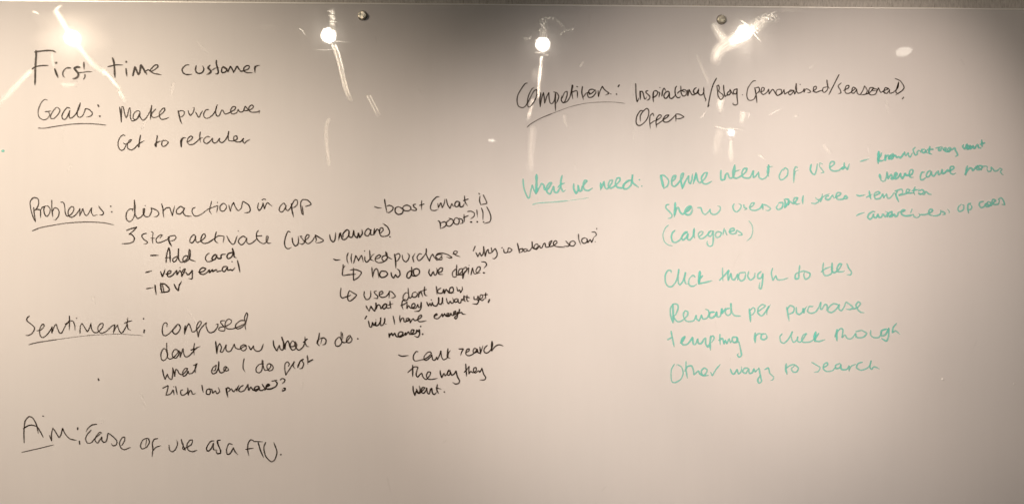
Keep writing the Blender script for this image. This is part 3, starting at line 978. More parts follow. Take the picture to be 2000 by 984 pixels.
1440,350 1440,500 1460,440 1480,340 1520,420 1560,475 1610,470 1680,420 1730,310*2.6
1665,290 1620,320 1590,380 1620,440 1690,430 1730,340 1715,420 1760,480 1820,470 1860,400 1855,275*2.6
1860,300 1860,420 1880,520 1915,610 1895,645*2.5
@1220,140
#competitors=slash
1435,105 1380,210 1340,350 1300,555 1325,525*2.4
#competitors=Blog.
1440,225 1450,300 1460,380 1500,440 1540,400 1530,360 1500,340*2.6
1440,230 1465,215 1480,260 1470,310 1520,350*2.4
1545,215 1550,300 1570,390 1600,370*2.6
1650,300 1610,330 1600,370 1640,360 1660,310 1640,280 1680,340 1700,370*2.6
1760,270 1710,290 1700,340 1740,350 1755,300 1755,280 1755,400 1765,500 1730,525 1690,510 1695,490*2.5
1838,365 1842,366*2
@1440,130,5.714
#competitors=(personalised
205,160 170,170 120,240 105,320 120,370 155,380 190,360 215,300*2.2
195,240 210,320 218,405*2.7
205,240 240,235 245,275 210,310*2.2
250,290 290,275 300,245 275,240 265,290 290,315 330,290 350,255 355,310 380,270 400,260 430,310 450,325 490,300 490,260 450,260 430,290 450,325 500,300 520,260 530,310 560,290 620,270 590,265 570,300 590,320 620,290 630,265 640,310 660,260 658,190 650,250 680,300 730,280 745,250 745,290 770,250 820,280 800,295 780,290*2.2
700,202 702,204*2
840,280 880,250 880,225 855,230 850,275 880,290 920,275 960,265*2.2
1000,230 960,240 950,275 975,290 1010,250 1000,180 1000,150 1010,220 1030,250*2.2
#competitors=slash
1135,92 1080,200 1020,318*2.4
#competitors=seasonal).
1160,185 1125,220 1150,265 1155,295 1125,310*2.2
1185,270 1240,240 1245,215 1215,220 1200,270 1215,300 1250,300 1290,270 1320,245 1290,235 1275,290 1300,300 1325,270 1330,250 1340,300 1370,315 1400,270 1420,220 1450,270 1430,310 1380,320*2.2
1430,315 1480,290 1520,240 1480,240 1465,290 1490,320 1540,310 1560,260 1520,250 1500,270 1560,270*2.2
1550,290 1575,240 1600,290 1640,270 1690,250 1650,240 1635,290 1670,300 1700,260 1700,300 1740,290 1790,240 1800,175 1780,240 1770,290 1800,310*2.2
1760,135 1820,165 1860,230 1840,270 1765,322*2.2
1855,345 1842,362*2.4
@1220,140
#competitors=Offers
280,610 240,620 190,700 178,790 205,840 260,835 330,770 370,690 375,610 345,578 290,620 245,690 245,780*2.3
455,695 440,655 400,690 390,760 400,890*2.4
395,820 450,780 500,760*2.2
490,770 560,720 575,690 540,680 500,730 490,800 498,875*2.4
500,830 560,790 610,750 670,710 690,680 640,690 600,750 620,790 680,785 750,730 800,670*2.4
800,670 800,780*2.6
800,665 860,670 925,708 870,735 800,740*2.4
@1010,310,7.143
#need=What
82,285 85,340 100,430 145,540 170,545 190,450 210,370 235,440 255,490*2.4g
270,225 270,350 265,490*4g
265,480 310,400 340,350 370,370 385,430 430,420 480,340 450,340 410,400 420,470 460,490 490,430 510,390 520,460 560,470 600,400*2.8g
628,235 610,310 610,400 640,455 675,440*2.8g
570,400 610,360 665,340*2.4g
#need=we
790,350 790,420 820,485 850,440 850,370 870,450 900,440 905,380*2.8g
905,400 950,340 975,310 940,305 920,370 940,430 990,445 1050,412*2.6g
#need=need:
1165,340 1165,440*3g
1170,420 1210,320 1225,400 1260,420 1320,340 1330,300 1290,310 1270,380 1300,410 1350,390 1430,310 1430,265 1390,280 1370,350 1400,400 1470,405 1500,350 1560,310*2.7g
1600,300 1540,310 1480,370 1490,420 1540,415 1590,360 1610,220 1610,330 1695,400*2.7g
1705,295 1708,297*2.4g
1738,382 1740,384*2g
#x=underline
215,640 300,618 500,605 720,585*1.8g
720,585 900,560 1000,545*1g
@1270,300
#define=Define
165,345 180,420 210,540*4g
160,340 220,345 285,420 270,500 215,545*2.5g
335,440 380,400 400,350 365,350 335,410 340,490 380,515 430,470 500,380 520,310 490,320 475,390 500,550*2.7g
500,550 540,450 600,350 600,440 625,470 650,410 660,320*2.6g
715,300 700,370 670,475*2.8g
680,440 720,320 740,420 780,455 860,380 890,300 840,310 800,380 820,460 880,475 960,435*2.6g
#define=intent
1105,265 1100,340 1110,410 1160,400 1170,330*2.8g
1160,410 1180,330 1210,310 1240,380 1290,370 1320,280 1320,180*2.8g
1320,180 1290,280 1300,370 1350,385 1420,350 1490,290 1510,235 1460,240 1430,310 1450,370 1510,385 1560,370 1610,270 1610,370 1650,350 1690,290*2.6g
1290,290 1405,255*2.2g
1690,290 1700,370 1750,400 1810,370 1850,290 1850,180 1830,290 1850,360*2.5g
1820,215 1915,200*2g
@1480,290
#define=of
430,305 370,350 335,430 350,485 400,480 460,420 470,340 430,305 400,350*2.2g
620,300 590,290 570,340 565,430 560,535*2.6g
570,430 590,360 640,340*1.6g
#define=users
835,250 820,330 850,390 890,405 915,340 930,240*2.6g
1010,245 970,230 965,280 1010,340 1030,375 985,385*2g
1120,300 1190,250 1190,210 1140,215 1120,280 1140,335 1200,355 1270,340 1320,290*2.5g
1350,225 1345,310 1310,320 1360,290 1400,330 1430,240*2.8g
#show=Show
@1280,370
210,235 170,245 165,290 220,350 260,400 245,440 195,455*2.4g
310,210 305,320 295,430*3.6g
300,400 330,300 360,290 390,360 430,385 480,340 560,270 530,265 480,300 460,360 490,395 540,390 575,330 570,270*3g
490,350 560,290*3g
660,285 710,290 730,350 770,390 820,360 855,310 860,360 900,390 960,380 1010,320 1010,270 970,260*2.3g
#show=users
1230,225 1210,270 1230,330 1270,350 1320,310 1340,250 1300,220*2.3g
1380,240 1390,280 1430,300 1390,320*2.5g
1470,290 1530,245 1545,210 1500,220 1470,280 1500,320 1570,325 1640,290 1670,230*2.5g
1670,230 1680,320*3g
1680,235 1740,250 1800,300 1760,330 1720,325*2.2g
#show=other
@1480,290
330,850 390,850 380,920 330,955 290,930 320,860*2.6g
430,790 480,800 470,860 420,920 430,850 410,790 *3g
480,880 500,830 560,860 610,800 620,770 570,780 560,840 610,870 660,860*2.6g
710,740 700,800 705,870*2.6g
#show=stores
840,855 900,860 960,820 920,790 900,765*2.4g
980,830 1000,770 1010,710*2.6g
960,800 1060,730 1120,710*2.3g
1110,740 1070,750 1060,790 1110,800 1150,750 1170,730 1190,780*2.6g
1200,770 1290,720 1290,695 1240,695 1220,750 1250,795 1330,790 1370,740 1400,770 1380,785 1340,790*2.6g
#know=dash
@1660,260,5.466
110,303 205,275*2.4g
@1700,265,16.4
#know=know
265,520 255,640 250,780 250,890*4g
355,560 320,650 250,720 280,800 350,810 430,780*3g
480,630 470,780*3.4g
480,700 540,640 590,650 580,760 620,700 640,640 720,590 740,640 700,740 640,740 640,680 720,660 800,640 840,700 900,680 960,710 1010,660 1050,600 1090,520*3g
#know=what
1100,540 1110,620 1140,640 1180,580 1210,560 1220,640 1270,690 1310,620 1340,560*2.6g
1430,380 1370,450 1390,550 1440,620 1490,600 1500,520 1540,490 1590,500 1610,540*2.6g
1720,440 1650,450 1640,510 1700,550 1760,520 1770,460 1790,540 1840,560*2.8g
1900,360 1880,470 1880,560 1960,600*3g
1830,450 2000,440*2.4g
@1810,265,16.4
#know=they
290,400 380,380 490,350*2.4g
400,390 380,470 430,480 470,410 510,400 530,470*2.8g
530,460 590,460 620,400 570,400 560,460 600,500 660,520 720,490 760,400 700,400 660,460 700,520 760,470 840,430 900,400 920,480 970,560 980,640 910,670*2.6g
#know=want
1180,300 1150,350 1200,420 1240,400 1270,300 1300,280 1280,360 1300,430 1380,400 1400,330 1340,330 1320,390 1400,420 1480,330 1500,400 1540,400 1600,310 1640,300 1660,390 1740,400*3g
1760,150 1765,260 1770,370*3.2g
1710,280 1850,235*2.4g
@1660,260,5.466
@1710,320,16.4
#where=where
130,350 150,430 170,510*4.2g
170,520 230,560 300,540 340,440 365,270*2.6g
365,270 380,380 400,480 440,410 500,350 530,420 500,480 560,480 640,400 690,330 650,290 610,340 600,430 640,480 720,440 800,310 810,400 860,470 920,370 950,300 960,360 1040,370 1090,340*3g
1090,390 1170,320 1200,230 1160,190 1100,220 1080,320 1090,400 1140,440 1210,435*2.6g
@1780,315,10.358
#where=came
255,220 210,230 180,310 190,370 240,370 300,320*2.6g
380,190 330,220 300,290 330,320 380,280 400,210 410,270 450,300 500,240 540,200 550,270 600,240 620,170 630,250 680,230 730,180 790,190*2.8g
740,210 800,180 860,140 840,105 790,120 780,190 800,250 850,265 900,240*2.6g
#where=from
1130,100 1110,180 1100,290*3g
1080,270 1130,190 1180,140 1220,150 1240,190 1290,140 1350,90 1300,120 1330,170 1400,160 1440,110 1380,90 1340,120 1420,180*2.8g
1450,100 1530,110 1530,170 1560,210 1610,190 1610,120 1650,160 1680,200 1740,190 1790,150 1830,170 1800,210 1830,260 1860,280*2.2g
@1660,260,5.466
#temptation=dash
70,660 100,670 160,660*2.4g
#temptation=temptation
205,620 215,680 225,705*2.6g
175,685 235,655*2.3g
260,670 320,640 300,625 260,650 270,700 320,695 350,650 360,690 390,650 400,690 430,690 470,640 490,660*2.5g
510,610 490,660 520,735*2.6g
480,620 550,600 560,640 520,665 600,645 640,610 610,600 600,640 640,640 680,640*2.4g
695,575 680,620 690,660*2.5g
660,615 740,600*2.2g
730,620 770,605 790,630 750,655 730,640 790,655 810,625 840,650 870,655*2.4g
#aware=dash
70,880 110,860 155,848*2.3g
@1665,380,12.5
#aware=awareness
540,420 480,420 400,480 370,550 420,600 480,560 510,470 520,550 580,560 620,480 640,550 700,550 740,480 800,540 840,500 850,440 800,410*2.8g
850,540 890,450 960,420 960,480 900,540 960,530 1020,480 1040,530 1090,520 1120,440 1180,420*3g
1190,430 1280,390 1250,370 1190,400 1200,480 1280,520 1380,515 1490,490*2.8g
1450,360 1420,440*2g
1490,490 1500,540 1580,560 1640,520 1620,460*2.2g
1650,490 1760,490 1860,460 1950,400 1930,360 1880,370 1860,420 1880,490 1980,520*2.6g
@1810,380,12.5
170,520 260,510 330,470 340,380*2.6g
340,400 430,440 440,480 380,490*2.6g
510,360 540,400 550,440*1.8g
#aware=of
840,240 780,290 760,360 790,410 850,400 900,350 900,270 850,240*2.2g
1070,215 1010,240 1000,330 1020,460*2.8g
1010,380 1070,360 1100,300 1060,240*2.4g
#aware=users
1380,170 1300,190 1280,260 1330,320 1400,290 1440,220 1450,290 1530,280 1560,200 1500,180 1470,230 1560,270 1620,200 1680,150 1620,120 1590,170 1640,240 1740,230 1770,160*2.7g
1770,160 1760,110 1820,85 1870,150 1900,250 1830,240*2.4g
@1280,370
#categories=(categories)
205,555 150,610 118,710 140,810 200,865 270,880*1.8g
305,640 265,680 250,750 270,815 320,825 390,780 440,700 500,665 460,670 410,740 430,790 480,750 510,690 500,770 540,785 590,720 605,610*2.6g
605,610 600,700 610,760*3g
680,740 730,700 740,660 700,660 670,700 690,760 740,765 810,710 870,640*2.4g
890,650 840,660 820,710 860,730 895,680 900,640 905,760 890,870 840,885 810,850 810,800*2.4g
1010,660 960,665 935,710 960,750 1010,730 1030,680 990,655*2.4g
1075,610 1065,660 1055,715*2.6g
1090,640 1115,710*2g
1150,660 1230,640 1220,605 1170,620 1160,670 1200,695 1260,680 1270,640 1340,680 1350,710 1290,715*2.4g
1460,490 1510,560 1520,660 1490,750 1425,805*1.8g
@1280,500,6.786
#click=Click
210,215 200,190 160,195 130,260 135,350 170,400 220,400 270,340 300,250 310,175 300,260 305,350 325,380 370,320 400,210 385,300 400,360 430,370*2.4g
525,275 495,255 450,300 440,360 465,395 510,395 550,370*2.4g
590,205 580,290 575,370*4g
625,260 590,300 580,360 650,350 750,325*2.6g
#click=through
890,155 890,250 895,330*2.2g
850,320 900,270 975,185 960,250 965,320 1000,230 1015,300 1050,310 1090,240 1090,320*2.6g
1190,215 1120,225 1100,280 1130,325 1175,310 1195,250 1190,220*2.5g
1235,205 1225,270 1260,315 1310,280 1320,220*2.4g
1400,205 1360,240 1360,290 1400,290 1425,230 1420,330 1400,430 1375,420 1385,350*2.6g
@1480,500,6.786
195,160 180,230 200,320 240,260 260,310 320,312 400,290*2.3g
#click=to
555,125 545,220 540,290 500,300 500,240 570,205 620,200 690,230 680,280 630,305 610,250 620,210*2.5g
#click=tiles
870,90 860,180 880,250 930,255 980,220 985,90*2.5g
840,210 900,165 970,140*2.3g
985,90 980,180 1010,220 1070,180 1110,110 1080,105 1050,160 1060,205 1130,205 1150,195*2.6g
1180,100 1205,160 1240,210 1230,245 1175,245*2.4g
@1280,500,6.786
#reward=Reward
230,640 235,760 235,885*3.4g
230,880 200,780 200,690 240,635 290,640 300,690 270,770 240,800 290,865 350,855 420,790 430,740 395,725 370,770 390,840 440,865 510,850 540,780 545,830 580,850 610,780 630,830 680,820 710,770 700,720 660,700*2.4g
780,740 730,745 710,790 740,820 790,790 810,740 820,800 860,790 880,690 880,760 930,690*2.8g
980,690 940,700 925,750 960,785 1000,750 1000,620 1010,730 1050,785 1130,792*2.6g
#reward=per
1245,700 1255,790 1260,870*3g
1250,720 1300,680 1320,720 1290,770 1265,780*2.3g
@1480,500,6.786
0,735 50,700 100,660 60,640 10,680 0,750 50,790 100,740 150,660 120,720 120,775*2.5g
120,700 170,640*2g
#reward=purchase
385,680 400,770 415,860*3g
390,700 430,655 480,680 470,740 410,770*2.4g
510,680 515,750 550,770 590,740 600,690 610,750 620,700 650,670*2.5g
730,665 680,670 660,730 700,755 760,740 800,690 835,610 830,700 850,700 890,640 920,660 910,720*2.5g
1060,640 1000,630 940,680 930,730 980,745 1040,700 1080,640 1075,700 1110,720 1150,660 1170,610 1220,640 1260,680 1220,705 1170,700*2.4g
1260,700 1320,680 1360,630 1330,605 1300,650 1320,700 1360,740 1410,748*2.4g
@1290,630,7.028
#tempting=tempting
145,115 165,220 188,330*2.6g
100,230 155,200*2.6g
275,275 310,240 335,190 300,210 285,260 310,300 370,290 420,230 440,200 450,290 480,290 510,220 520,280 560,280 600,220 620,210 620,290 650,330 680,270*2.7g
690,180 680,280 685,375*3g
680,200 720,180 735,215 700,270*2.5g
815,160 815,230 820,300*2.7g
800,240 850,215 870,290 890,240 910,285 940,220 960,270 980,240*2.6g
1045,195 990,200 985,250 1020,270 1050,240 1050,200 1060,260 1000,270*2.7g
1075,260 1095,350 1110,440 1080,470 1055,440 1070,420*2.5g
#tempting=to
1300,140 1295,210 1300,270*3.4g
1300,190 1340,150 1390,150*2.4g
1440,150 1390,160 1380,215 1420,230 1460,200 1445,150*2.7g
@1520,610,6.15
#tempting=click
45,255 20,290 30,350 70,365 120,320 170,225 155,290 180,355 220,330 235,285 230,340 270,350 340,250 300,270 280,320 300,355 380,350 430,320*2.3g
450,235 435,290 440,345*4g
485,250 450,300 440,335 490,345 560,325*2.6g
#tempting=through
705,205 700,270 705,340*3g
680,290 700,240 750,190 775,210 765,300 800,270 830,310 880,310 930,250 930,300*2.4g
930,230 1000,215 1060,250 1020,295 950,300 930,260*2.4g
1110,215 1110,270 1150,300 1210,295 1240,240 *2.4g
1300,195 1240,220 1240,280 1290,260 1325,190 1325,270 1300,340 1240,310*2.8g
1420,130 1380,180 1370,240 1410,220 1460,260*2.3g
@1290,630,7.028
#other=Other
190,565 150,640 145,740 160,810 210,815 280,770 310,690 290,610 240,575 215,575*2.1g
350,530 350,650 370,760*2.6g
335,660 370,600 425,590 450,650 460,710 520,660 540,700 600,720 640,650 600,620 560,660 580,720 660,720*2.6g
690,680 710,725 760,640 820,570*2.2g
#other=ways
960,635 980,690 1010,700 1050,640 1070,700 1110,660 1110,600*2.5g
1200,620 1150,625 1130,670 1170,690 1210,630 1220,690 1260,680 1280,630 1300,670 1350,620*2.6g
1350,620 1370,720 1385,800 1350,825 1335,780 1370,720*2.6g
1430,640 1480,620 1500,690 1550,740 1540,780 1510,790*2.2g
@1520,610,6.15
#other=to
95,615 90,680 105,740*3.2g
90,670 140,635 190,625 240,665 220,710 175,710 160,670 200,635*2.4g
#other=search
400,595 460,630 500,660 480,705 430,715*2.1g
540,660 590,630 585,600 550,620 540,670 580,705 650,695 690,650*2.2g
740,610 690,630 690,670 740,660 750,620 760,680 820,680 850,640 850,705*2.5g
850,690 880,640 930,620*2.2g
1010,595 960,610 940,660 990,690 1060,670 1100,630 1115,575 1100,650 1120,680 1150,650 1215,675*2.3g
@0,0,1
#mark=dot
5,295 7,295*3.5g
#mark=dot
192,739 193,742*3"""


write_all(STROKES)


# ---------------------------------------------------------------- wiping residue, added lamp halos and glint specks on the glass
SM = {'fine': m_smear('wiped_residue_fine', .20), 'wide': m_smear('wiped_residue_wide', .30),
      'haze': m_smear('wiped_residue_haze', .42), 'dots': m_smear('droplet_residue', .24, True),
      'plain': m_smear('pressed_residue', .29),
      'bloom': m_smear('lamp_halo_film', .27)}
SM['bloom'].node_tree.nodes['Mapping'].inputs['Scale'].default_value = (30, 30, 1)
SM['bloom'].node_tree.nodes['Map Range'].inputs['To Min'].default_value = .7
SM['plain'].node_tree.nodes['Map Range'].inputs['To Min'].default_value = .8
smear_no = 0


def smear(kind, w0, w1, amt, pts, label=None, f0=.15, f1=.5):
    """a streak of dried film or an added lamp halo: pts in photo pixels, width from w0 to w1, fading at both ends"""
    global smear_no
    smear_no += 1
    P = spline([Vector(p) for p in pts], 2.5)
    n = len(P); org = at(*P[n // 2])
    bm = bmesh.new(); lay = bm.verts.layers.float.new('film'); uvl = bm.loops.layers.uv.new('UVMap')
    cols = 7; rows = []; s = random.uniform(0, 5); uvs = {}
    ph = random.uniform(0, 40)
    for i, p in enumerate(P):
        t = i / max(1, n - 1)
        a, b = P[max(0, i - 1)], P[min(n - 1, i + 1)]
        d = (b - a).normalized(); nrm = Vector((-d.y, d.x))
        w = (w0 + (w1 - w0) * t) * (1 + .25 * noise.noise(Vector((i * .15, ph, 0))))
        fade = min(1, t / max(f0, .01)) * min(1, (1 - t) / max(f1, .01))
        fade = fade * fade * (3 - 2 * fade)
        row = []
        for c in range(cols):
            v_ = -1 + 2 * c / (cols - 1)
            q = p + nrm * v_ * w * .62
            v = bm.verts.new(at(*q, -.00008 - smear_no * 4e-6) - org)
            v[lay] = amt * fade * (1 - abs(v_) ** 1.4) ** 1.2
            uvs[v] = (s, v_ * w * .5 * M_PX + ph)
            row.append(v)
        rows.append(row)
        if i + 1 < n: s += (P[i + 1] - p).length * M_PX
    for r0, r1 in zip(rows, rows[1:]):
        for c in range(cols - 1):
            f = bm.faces.new((r0[c], r0[c + 1], r1[c + 1], r1[c]))
            if f.normal.y > 0: f.normal_flip()
            for l in f.loops: l[uvl].uv = uvs[l.vert]
    o = link('smear_or_halo', bm, SM[kind], board)
    o.location = org - Vector((0, 0, ZC))
    if label: o['label'] = label


# by the lamp image above the word First
smear('fine', 11, 10, .30, [(106, 17), (118, 36), (130, 56), (142, 76), (160, 100), (178, 122), (196, 137), (207, 143)], 'long diagonal wipe streak', .04, .12)
smear('wide', 8, 6, .45, [(198, 137), (212, 148), (224, 163), (236, 176), (240, 184)], None, .1, .5)
smear('wide', 6, 6, .35, [(230, 176), (240, 190), (247, 202)], None, .2, .6)
smear('fine', 5, 4, .30, [(108, 19), (116, 14), (123, 10)])
smear('fine', 5, 3, .30, [(62, 23), (70, 25), (77, 29)], None, .3, .3)
smear('wide', 10, 13, .28, [(66, 134), (48, 151), (26, 174), (4, 198), (-16, 215)], None, .12, .5)
smear('wide', 8, 8, .14, [(118, 165), (135, 166), (154, 164)])
# film patches added to make a halo round the lamp images
smear('bloom', 120, 120, .085, [(142, 12), (142, 76), (142, 140)], 'soft added halo round a lamp image', .5, .5)
smear('bloom', 110, 110, .060, [(1452, 8), (1452, 66), (1452, 124)], None, .5, .5)
smear('bloom', 80, 80, .035, [(643, 26), (643, 68), (643, 112)], None, .5, .5)
smear('bloom', 70, 70, .035, [(1060, 44), (1060, 84), (1060, 126)], None, .5, .5)
smear('wide', 14, 6, .5, [(652, 60), (648, 46), (648, 34)], None, .1, .6)
smear('wide', 16, 6, .5, [(1061, 78), (1062, 62), (1062, 48)], None, .1, .6)
# by the second lamp image
for k, (x0, x1, y) in enumerate(((638, 654, 22), (645, 655, 26), (640, 655, 31), (643, 656, 34), (646, 657, 37), (643, 658, 42), (645, 655, 47))):
    smear('fine', 2.2, 2.2, .95, [(x0, y), ((x0 + x1) / 2, y + .4), (x1, y + 1)], None, .3, .3)
smear('fine', 11, 12, .28, [(648, 16), (649, 34), (648, 56)])
smear('fine', 3.6, 3.8, 1, [(647, 84), (654, 100), (661, 126), (667, 152), (674, 178), (686, 204)], 'straight bright wipe streak', .04, .2)
smear('fine', 3.6, 3.8, 1, [(654, 86), (662, 104), (669, 130), (674, 155), (681, 180), (691, 203)], None, .04, .2)
smear('wide', 8, 8, .8, [(652, 92), (661, 118), (669, 148), (678, 180), (688, 204)], None, .04, .4)
smear('plain', 3.6, 3.2, 1, [(716, 186), (726, 205), (739, 230)], 'short double wipe streak', .03, .4)
smear('plain', 3.2, 2.8, 1, [(722, 185), (733, 206), (745, 229)], None, .03, .4)
smear('fine', 2.4, 1.6, .9, [(584, 56), (591, 61), (598, 71)])
smear('fine', 1.8, 1.2, .5, [(650, 81), (668, 82), (690, 84)], None, .1, .6)
smear('fine', 1.8, 1.6, .4, [(606, 96), (636, 98), (672, 95)], None, .5, .4)
smear('haze', 8, 9, .30, [(644, 230), (637, 250), (639, 290), (642, 318), (640, 334)], None, .05, .3)
smear('wide', 10, 12, .07, [(500, 52), (530, 54), (545, 57)], None, .5, .3)
# by the third lamp image
smear('dots', 14, 18, .9, [(1062, 30), (1062, 46), (1061, 70)], 'patch of fine droplet marks', .3, .2)
smear('dots', 6, 6, .8, [(1064, 35), (1082, 38), (1096, 48), (1105, 60)], None, .2, .2)
smear('dots', 6, 4, 1, [(1094, 72), (1102, 62), (1112, 60), (1126, 53)], None, .2, .4)
smear('dots', 9, 6, .7, [(1022, 77), (1034, 74), (1042, 70)])
smear('fine', 5.5, 8, .60, [(1058, 110), (1056, 130), (1053, 158), (1052, 176), (1052, 194)], 'vertical wipe streak crossing a heading', .03, .06)
smear('dots', 9, 5, .9, [(1058, 104), (1067, 107), (1071, 111)], None, .2, .2)
smear('fine', 2.2, 1.6, .4, [(1044, 104), (1060, 103), (1076, 99)])
smear('fine', 34, 28, .09, [(1052, 128), (1051, 146), (1048, 168)], None, .5, .5)
smear('wide', 8, 7, .5, [(1041, 192), (1037, 212), (1033, 226), (1031, 238)], None, .1, .35)
smear('haze', 16, 14, .15, [(1042, 243), (1039, 270), (1037, 305), (1036, 342)], None, .1, .3)
smear('haze', 10, 5, .14, [(1102, 222), (1104, 240), (1112, 252)], None, .2, .4)
smear('wide', 5, 3, .30, [(1133, 131), (1137, 125), (1141, 118)])
# by the lamp image beside the right cap
smear('wide', 30, 20, .50, [(1452, 66), (1434, 78), (1418, 87), (1406, 96), (1399, 108), (1398, 118), (1403, 131)], 'broad curved palm smear', .05, .35)
smear('fine', 22, 12, .60, [(1450, 68), (1436, 78), (1422, 86)], None, .1, .6)
smear('fine', 17, 19, .22, [(1392, 42), (1398, 54), (1405, 66), (1418, 84)], None, .25, .3)
smear('dots', 9, 9, .9, [(1390, 46), (1398, 56), (1408, 66)], None, .3, .3)
smear('dots', 18, 20, 1, [(1462, 62), (1478, 48), (1492, 38), (1504, 32), (1514, 36), (1519, 50)], 'arc of fine speckled residue', .1, .3)
smear('dots', 12, 12, 1, [(1484, 42), (1496, 35), (1508, 33)], None, .2, .3)
smear('dots', 14, 12, .8, [(1464, 56), (1478, 60), (1490, 60)])
smear('fine', 26, 20, .12, [(1456, 62), (1484, 46), (1510, 36)], None, .1, .5)
smear('haze', 6, 7, .16, [(1358, 102), (1366, 122), (1380, 152), (1390, 172)], None, .2, .3)
smear('fine', 3, 1.5, .5, [(1466, 60), (1480, 75), (1490, 86)], None, .1, .5)
smear('fine', 5, 1.5, .6, [(1462, 54), (1452, 44), (1442, 38)], None, .1, .5)
# by the small lamp image under the word Blog
smear('wide', 13, 9, .35, [(1410, 190), (1406, 204), (1408, 222)], None, .2, .5)
smear('wide', 13, 8, .22, [(1452, 218), (1450, 232), (1447, 246)], None, .15, .5)
smear('fine', 3, 3, .3, [(1444, 220), (1456, 220)], None, .2, .2)
smear('fine', 3, 3, .3, [(1464, 220), (1462, 232)], None, .2, .4)
smear('fine', 3.2, 2.2, .5, [(1394, 247), (1401, 248), (1416, 252), (1434, 252), (1454, 254)], None, .1, .3)
smear('haze', 8, 10, .30, [(1428, 272), (1427, 292), (1430, 320)], None, .1, .4)
smear('haze', 15, 14, .14, [(1408, 252), (1401, 275), (1399, 312)], None, .1, .5)
smear('wide', 2.6, 2, .28, [(1503, 225), (1515, 218), (1528, 210)])
smear('wide', 3, 2, .30, [(1368, 231), (1374, 225), (1379, 216)])
smear('haze', 3, 2.4, .40, [(1481, 302), (1488, 307), (1495, 313)])
smear('haze', 6, 4, .16, [(1550, 228), (1560, 225)])
smear('haze', 6, 7, .18, [(1606, 283), (1614, 290), (1624, 304)])
smear('wide', 8, 6, .10, [(1524, 24), (1540, 20), (1572, 24)])
smear('haze', 5, 3, .14, [(1580, 135), (1586, 131), (1593, 126)])
rs = random.Random(5)
for k in range(34):                                    # faint scattered wipe marks on the rest of the glass
    x, y = rs.uniform(30, 1970), rs.choice((rs.uniform(25, 330), rs.uniform(300, 960)))
    L, a = rs.uniform(8, 46), rs.gauss(1.5, .35)
    smear(rs.choice(('haze', 'haze', 'wide')), rs.uniform(2, 6), rs.uniform(2, 5), rs.uniform(.02, .07),
          [(x, y), (x + L * .5 * math.cos(a) + rs.uniform(-2, 2), y + L * .5 * math.sin(a)), (x + L * math.cos(a), y + L * math.sin(a))])

GLINT = m_plain('white_glint', (.97, .96, .95), .35)
for px, py, rr in ((1841, 740, .0016), (1980, 749, .0012)):  # white specks painted in for two small reflections on the glass
    bm = bmesh.new(); bmesh.ops.create_icosphere(bm, subdivisions=3, radius=rr * 1.3)
    for v in bm.verts: v.co.y *= .8; v.co.x *= 1.2
    o = link('glint_speck', bm, GLINT, board, True); p = at(px, py); o.location = (p.x, -.0003, p.z - ZC)

# ---------------------------------------------------------------- mirrored ceiling lamps behind the photographer, and added lamps nearer the board
CEIL = 1.2                                             # lamp height over the lens


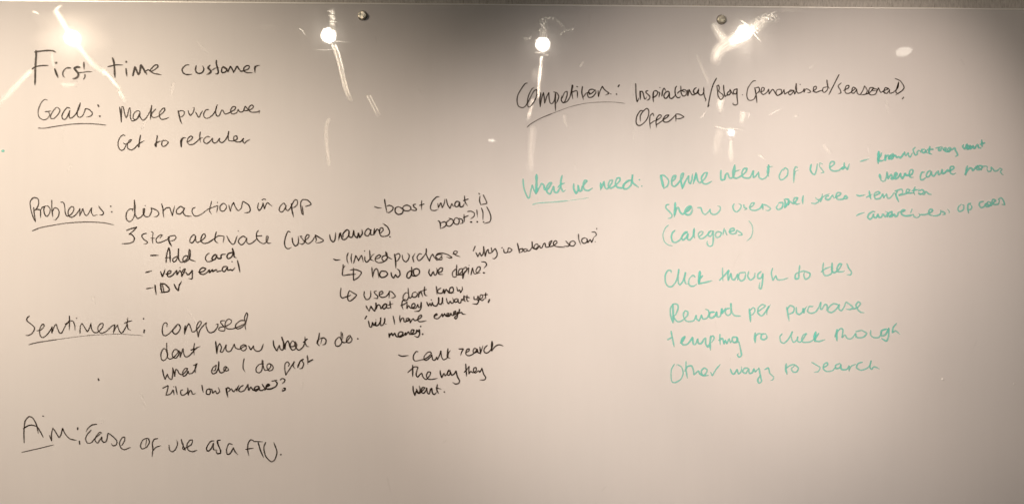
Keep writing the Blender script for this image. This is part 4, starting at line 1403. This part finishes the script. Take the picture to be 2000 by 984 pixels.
def lamp(img, rad, target, half, blend, beam, face, col, label, group='ceiling spotlights mirrored in the glass'):
    if abs(img[0]) < 10:
        loc = Vector((img[0], img[1], ZC + CEIL))
    else:
        p = at(*img); x, z = p.x, p.z - ZC
        t = CEIL / z
        loc = Vector((x * t, -(t - 1) * DIST, ZC + CEIL))
    if target is None:
        aim = (Vector((0, -DIST - .5, .6)) - loc) if face > 20 else Vector((0, .35, -1))
    else:
        aim = Vector((target[0], 0, ZC + target[1])) - loc
    aim.normalize()
    root = thing('ceiling_spotlight', label, 'lamp', loc, group)
    # tilted so that its glowing face looks at the board
    face_dir = aim if target is None else (Vector((0, 0, ZC - .1)) - loc).normalized()
    if face == 8: face_dir = Vector((-.1, .42, -.9)).normalized()
    rot = Vector((0, -1, 0)).rotation_difference(face_dir)
    bm = bmesh.new()
    lathe(bm, [(0, .12), (rad * 1.15, .12), (rad * 1.25, .10), (rad * 1.25, -.001), (rad * 1.06, -.001), (rad * 1.04, .012), (0, .012)], 40)
    h = link('lamp_housing', bm, HOUSING, root, True); h.rotation_mode = 'QUATERNION'; h.rotation_quaternion = rot
    bm = bmesh.new()
    lathe(bm, [(0, .004), (rad, .004), (rad, .006), (0, .006)], 40)
    f = link('lamp_face', bm, m_emit('lamp_glow_%d' % int(face), face), root); f.rotation_mode = 'QUATERNION'; f.rotation_quaternion = rot
    bm = bmesh.new(); box(bm, (-.01, -.01, .05), (.01, .01, .22)); box(bm, (-.05, -.05, .22), (.05, .05, .235))
    link('lamp_bracket', bm, HOUSING, root)
    if beam > 0:
        ld = bpy.data.lights.new('beam', 'SPOT')
        ld.energy = beam * 4 * math.pi ** 2 / (.78 * LAMP_COL[1]) * GAIN
        ld.color = (col[0] * .804, .815, col[1] * .842)
        ld.spot_size = 2 * half; ld.spot_blend = blend; ld.shadow_soft_size = rad * .8
        lo = bpy.data.objects.new('lamp_beam', ld); C.objects.link(lo)
        lo.parent = root; lo.location = face_dir * .03
        lo.rotation_mode = 'QUATERNION'; lo.rotation_quaternion = aim.to_track_quat('-Z', 'Y')
    return root


LB = ['leftmost ceiling spotlight, mirrored in the glass above the word First',
      'ceiling spotlight mirrored in the glass left of the left steel cap',
      'ceiling spotlight mirrored in the glass above the word Competitors',
      'ceiling spotlight mirrored in the glass just right of the right steel cap',
      ]
for l, lb in zip(LAMPS, LB): lamp(*l, lb)
lamp((960, 275), .038, None, 0, 0, 0, 14, None, 'small far ceiling spotlight mirrored as a tilted oval left of the word Competitors')
lamp((1428, 260), .032, None, 0, 0, 0, 80, None, 'far ceiling spotlight mirrored as a bright dot under the word Blog')
lamp((1765, 102), .044, (0.668, 0.130), 0, 0, 0, 8, None, 'dimmer ceiling spotlight mirrored as an oval near the top right of the glass')
for l, lb in zip(ADDED_LAMPS, ('added unseen spotlight close above the right half of the board, outside the picture',
                           'added unseen spotlight close above the left end of the board, outside the picture',
                           'added unseen spotlight above and left of the board, outside the picture')):
    lamp(*l, lb, 'added unseen spotlights above the board')
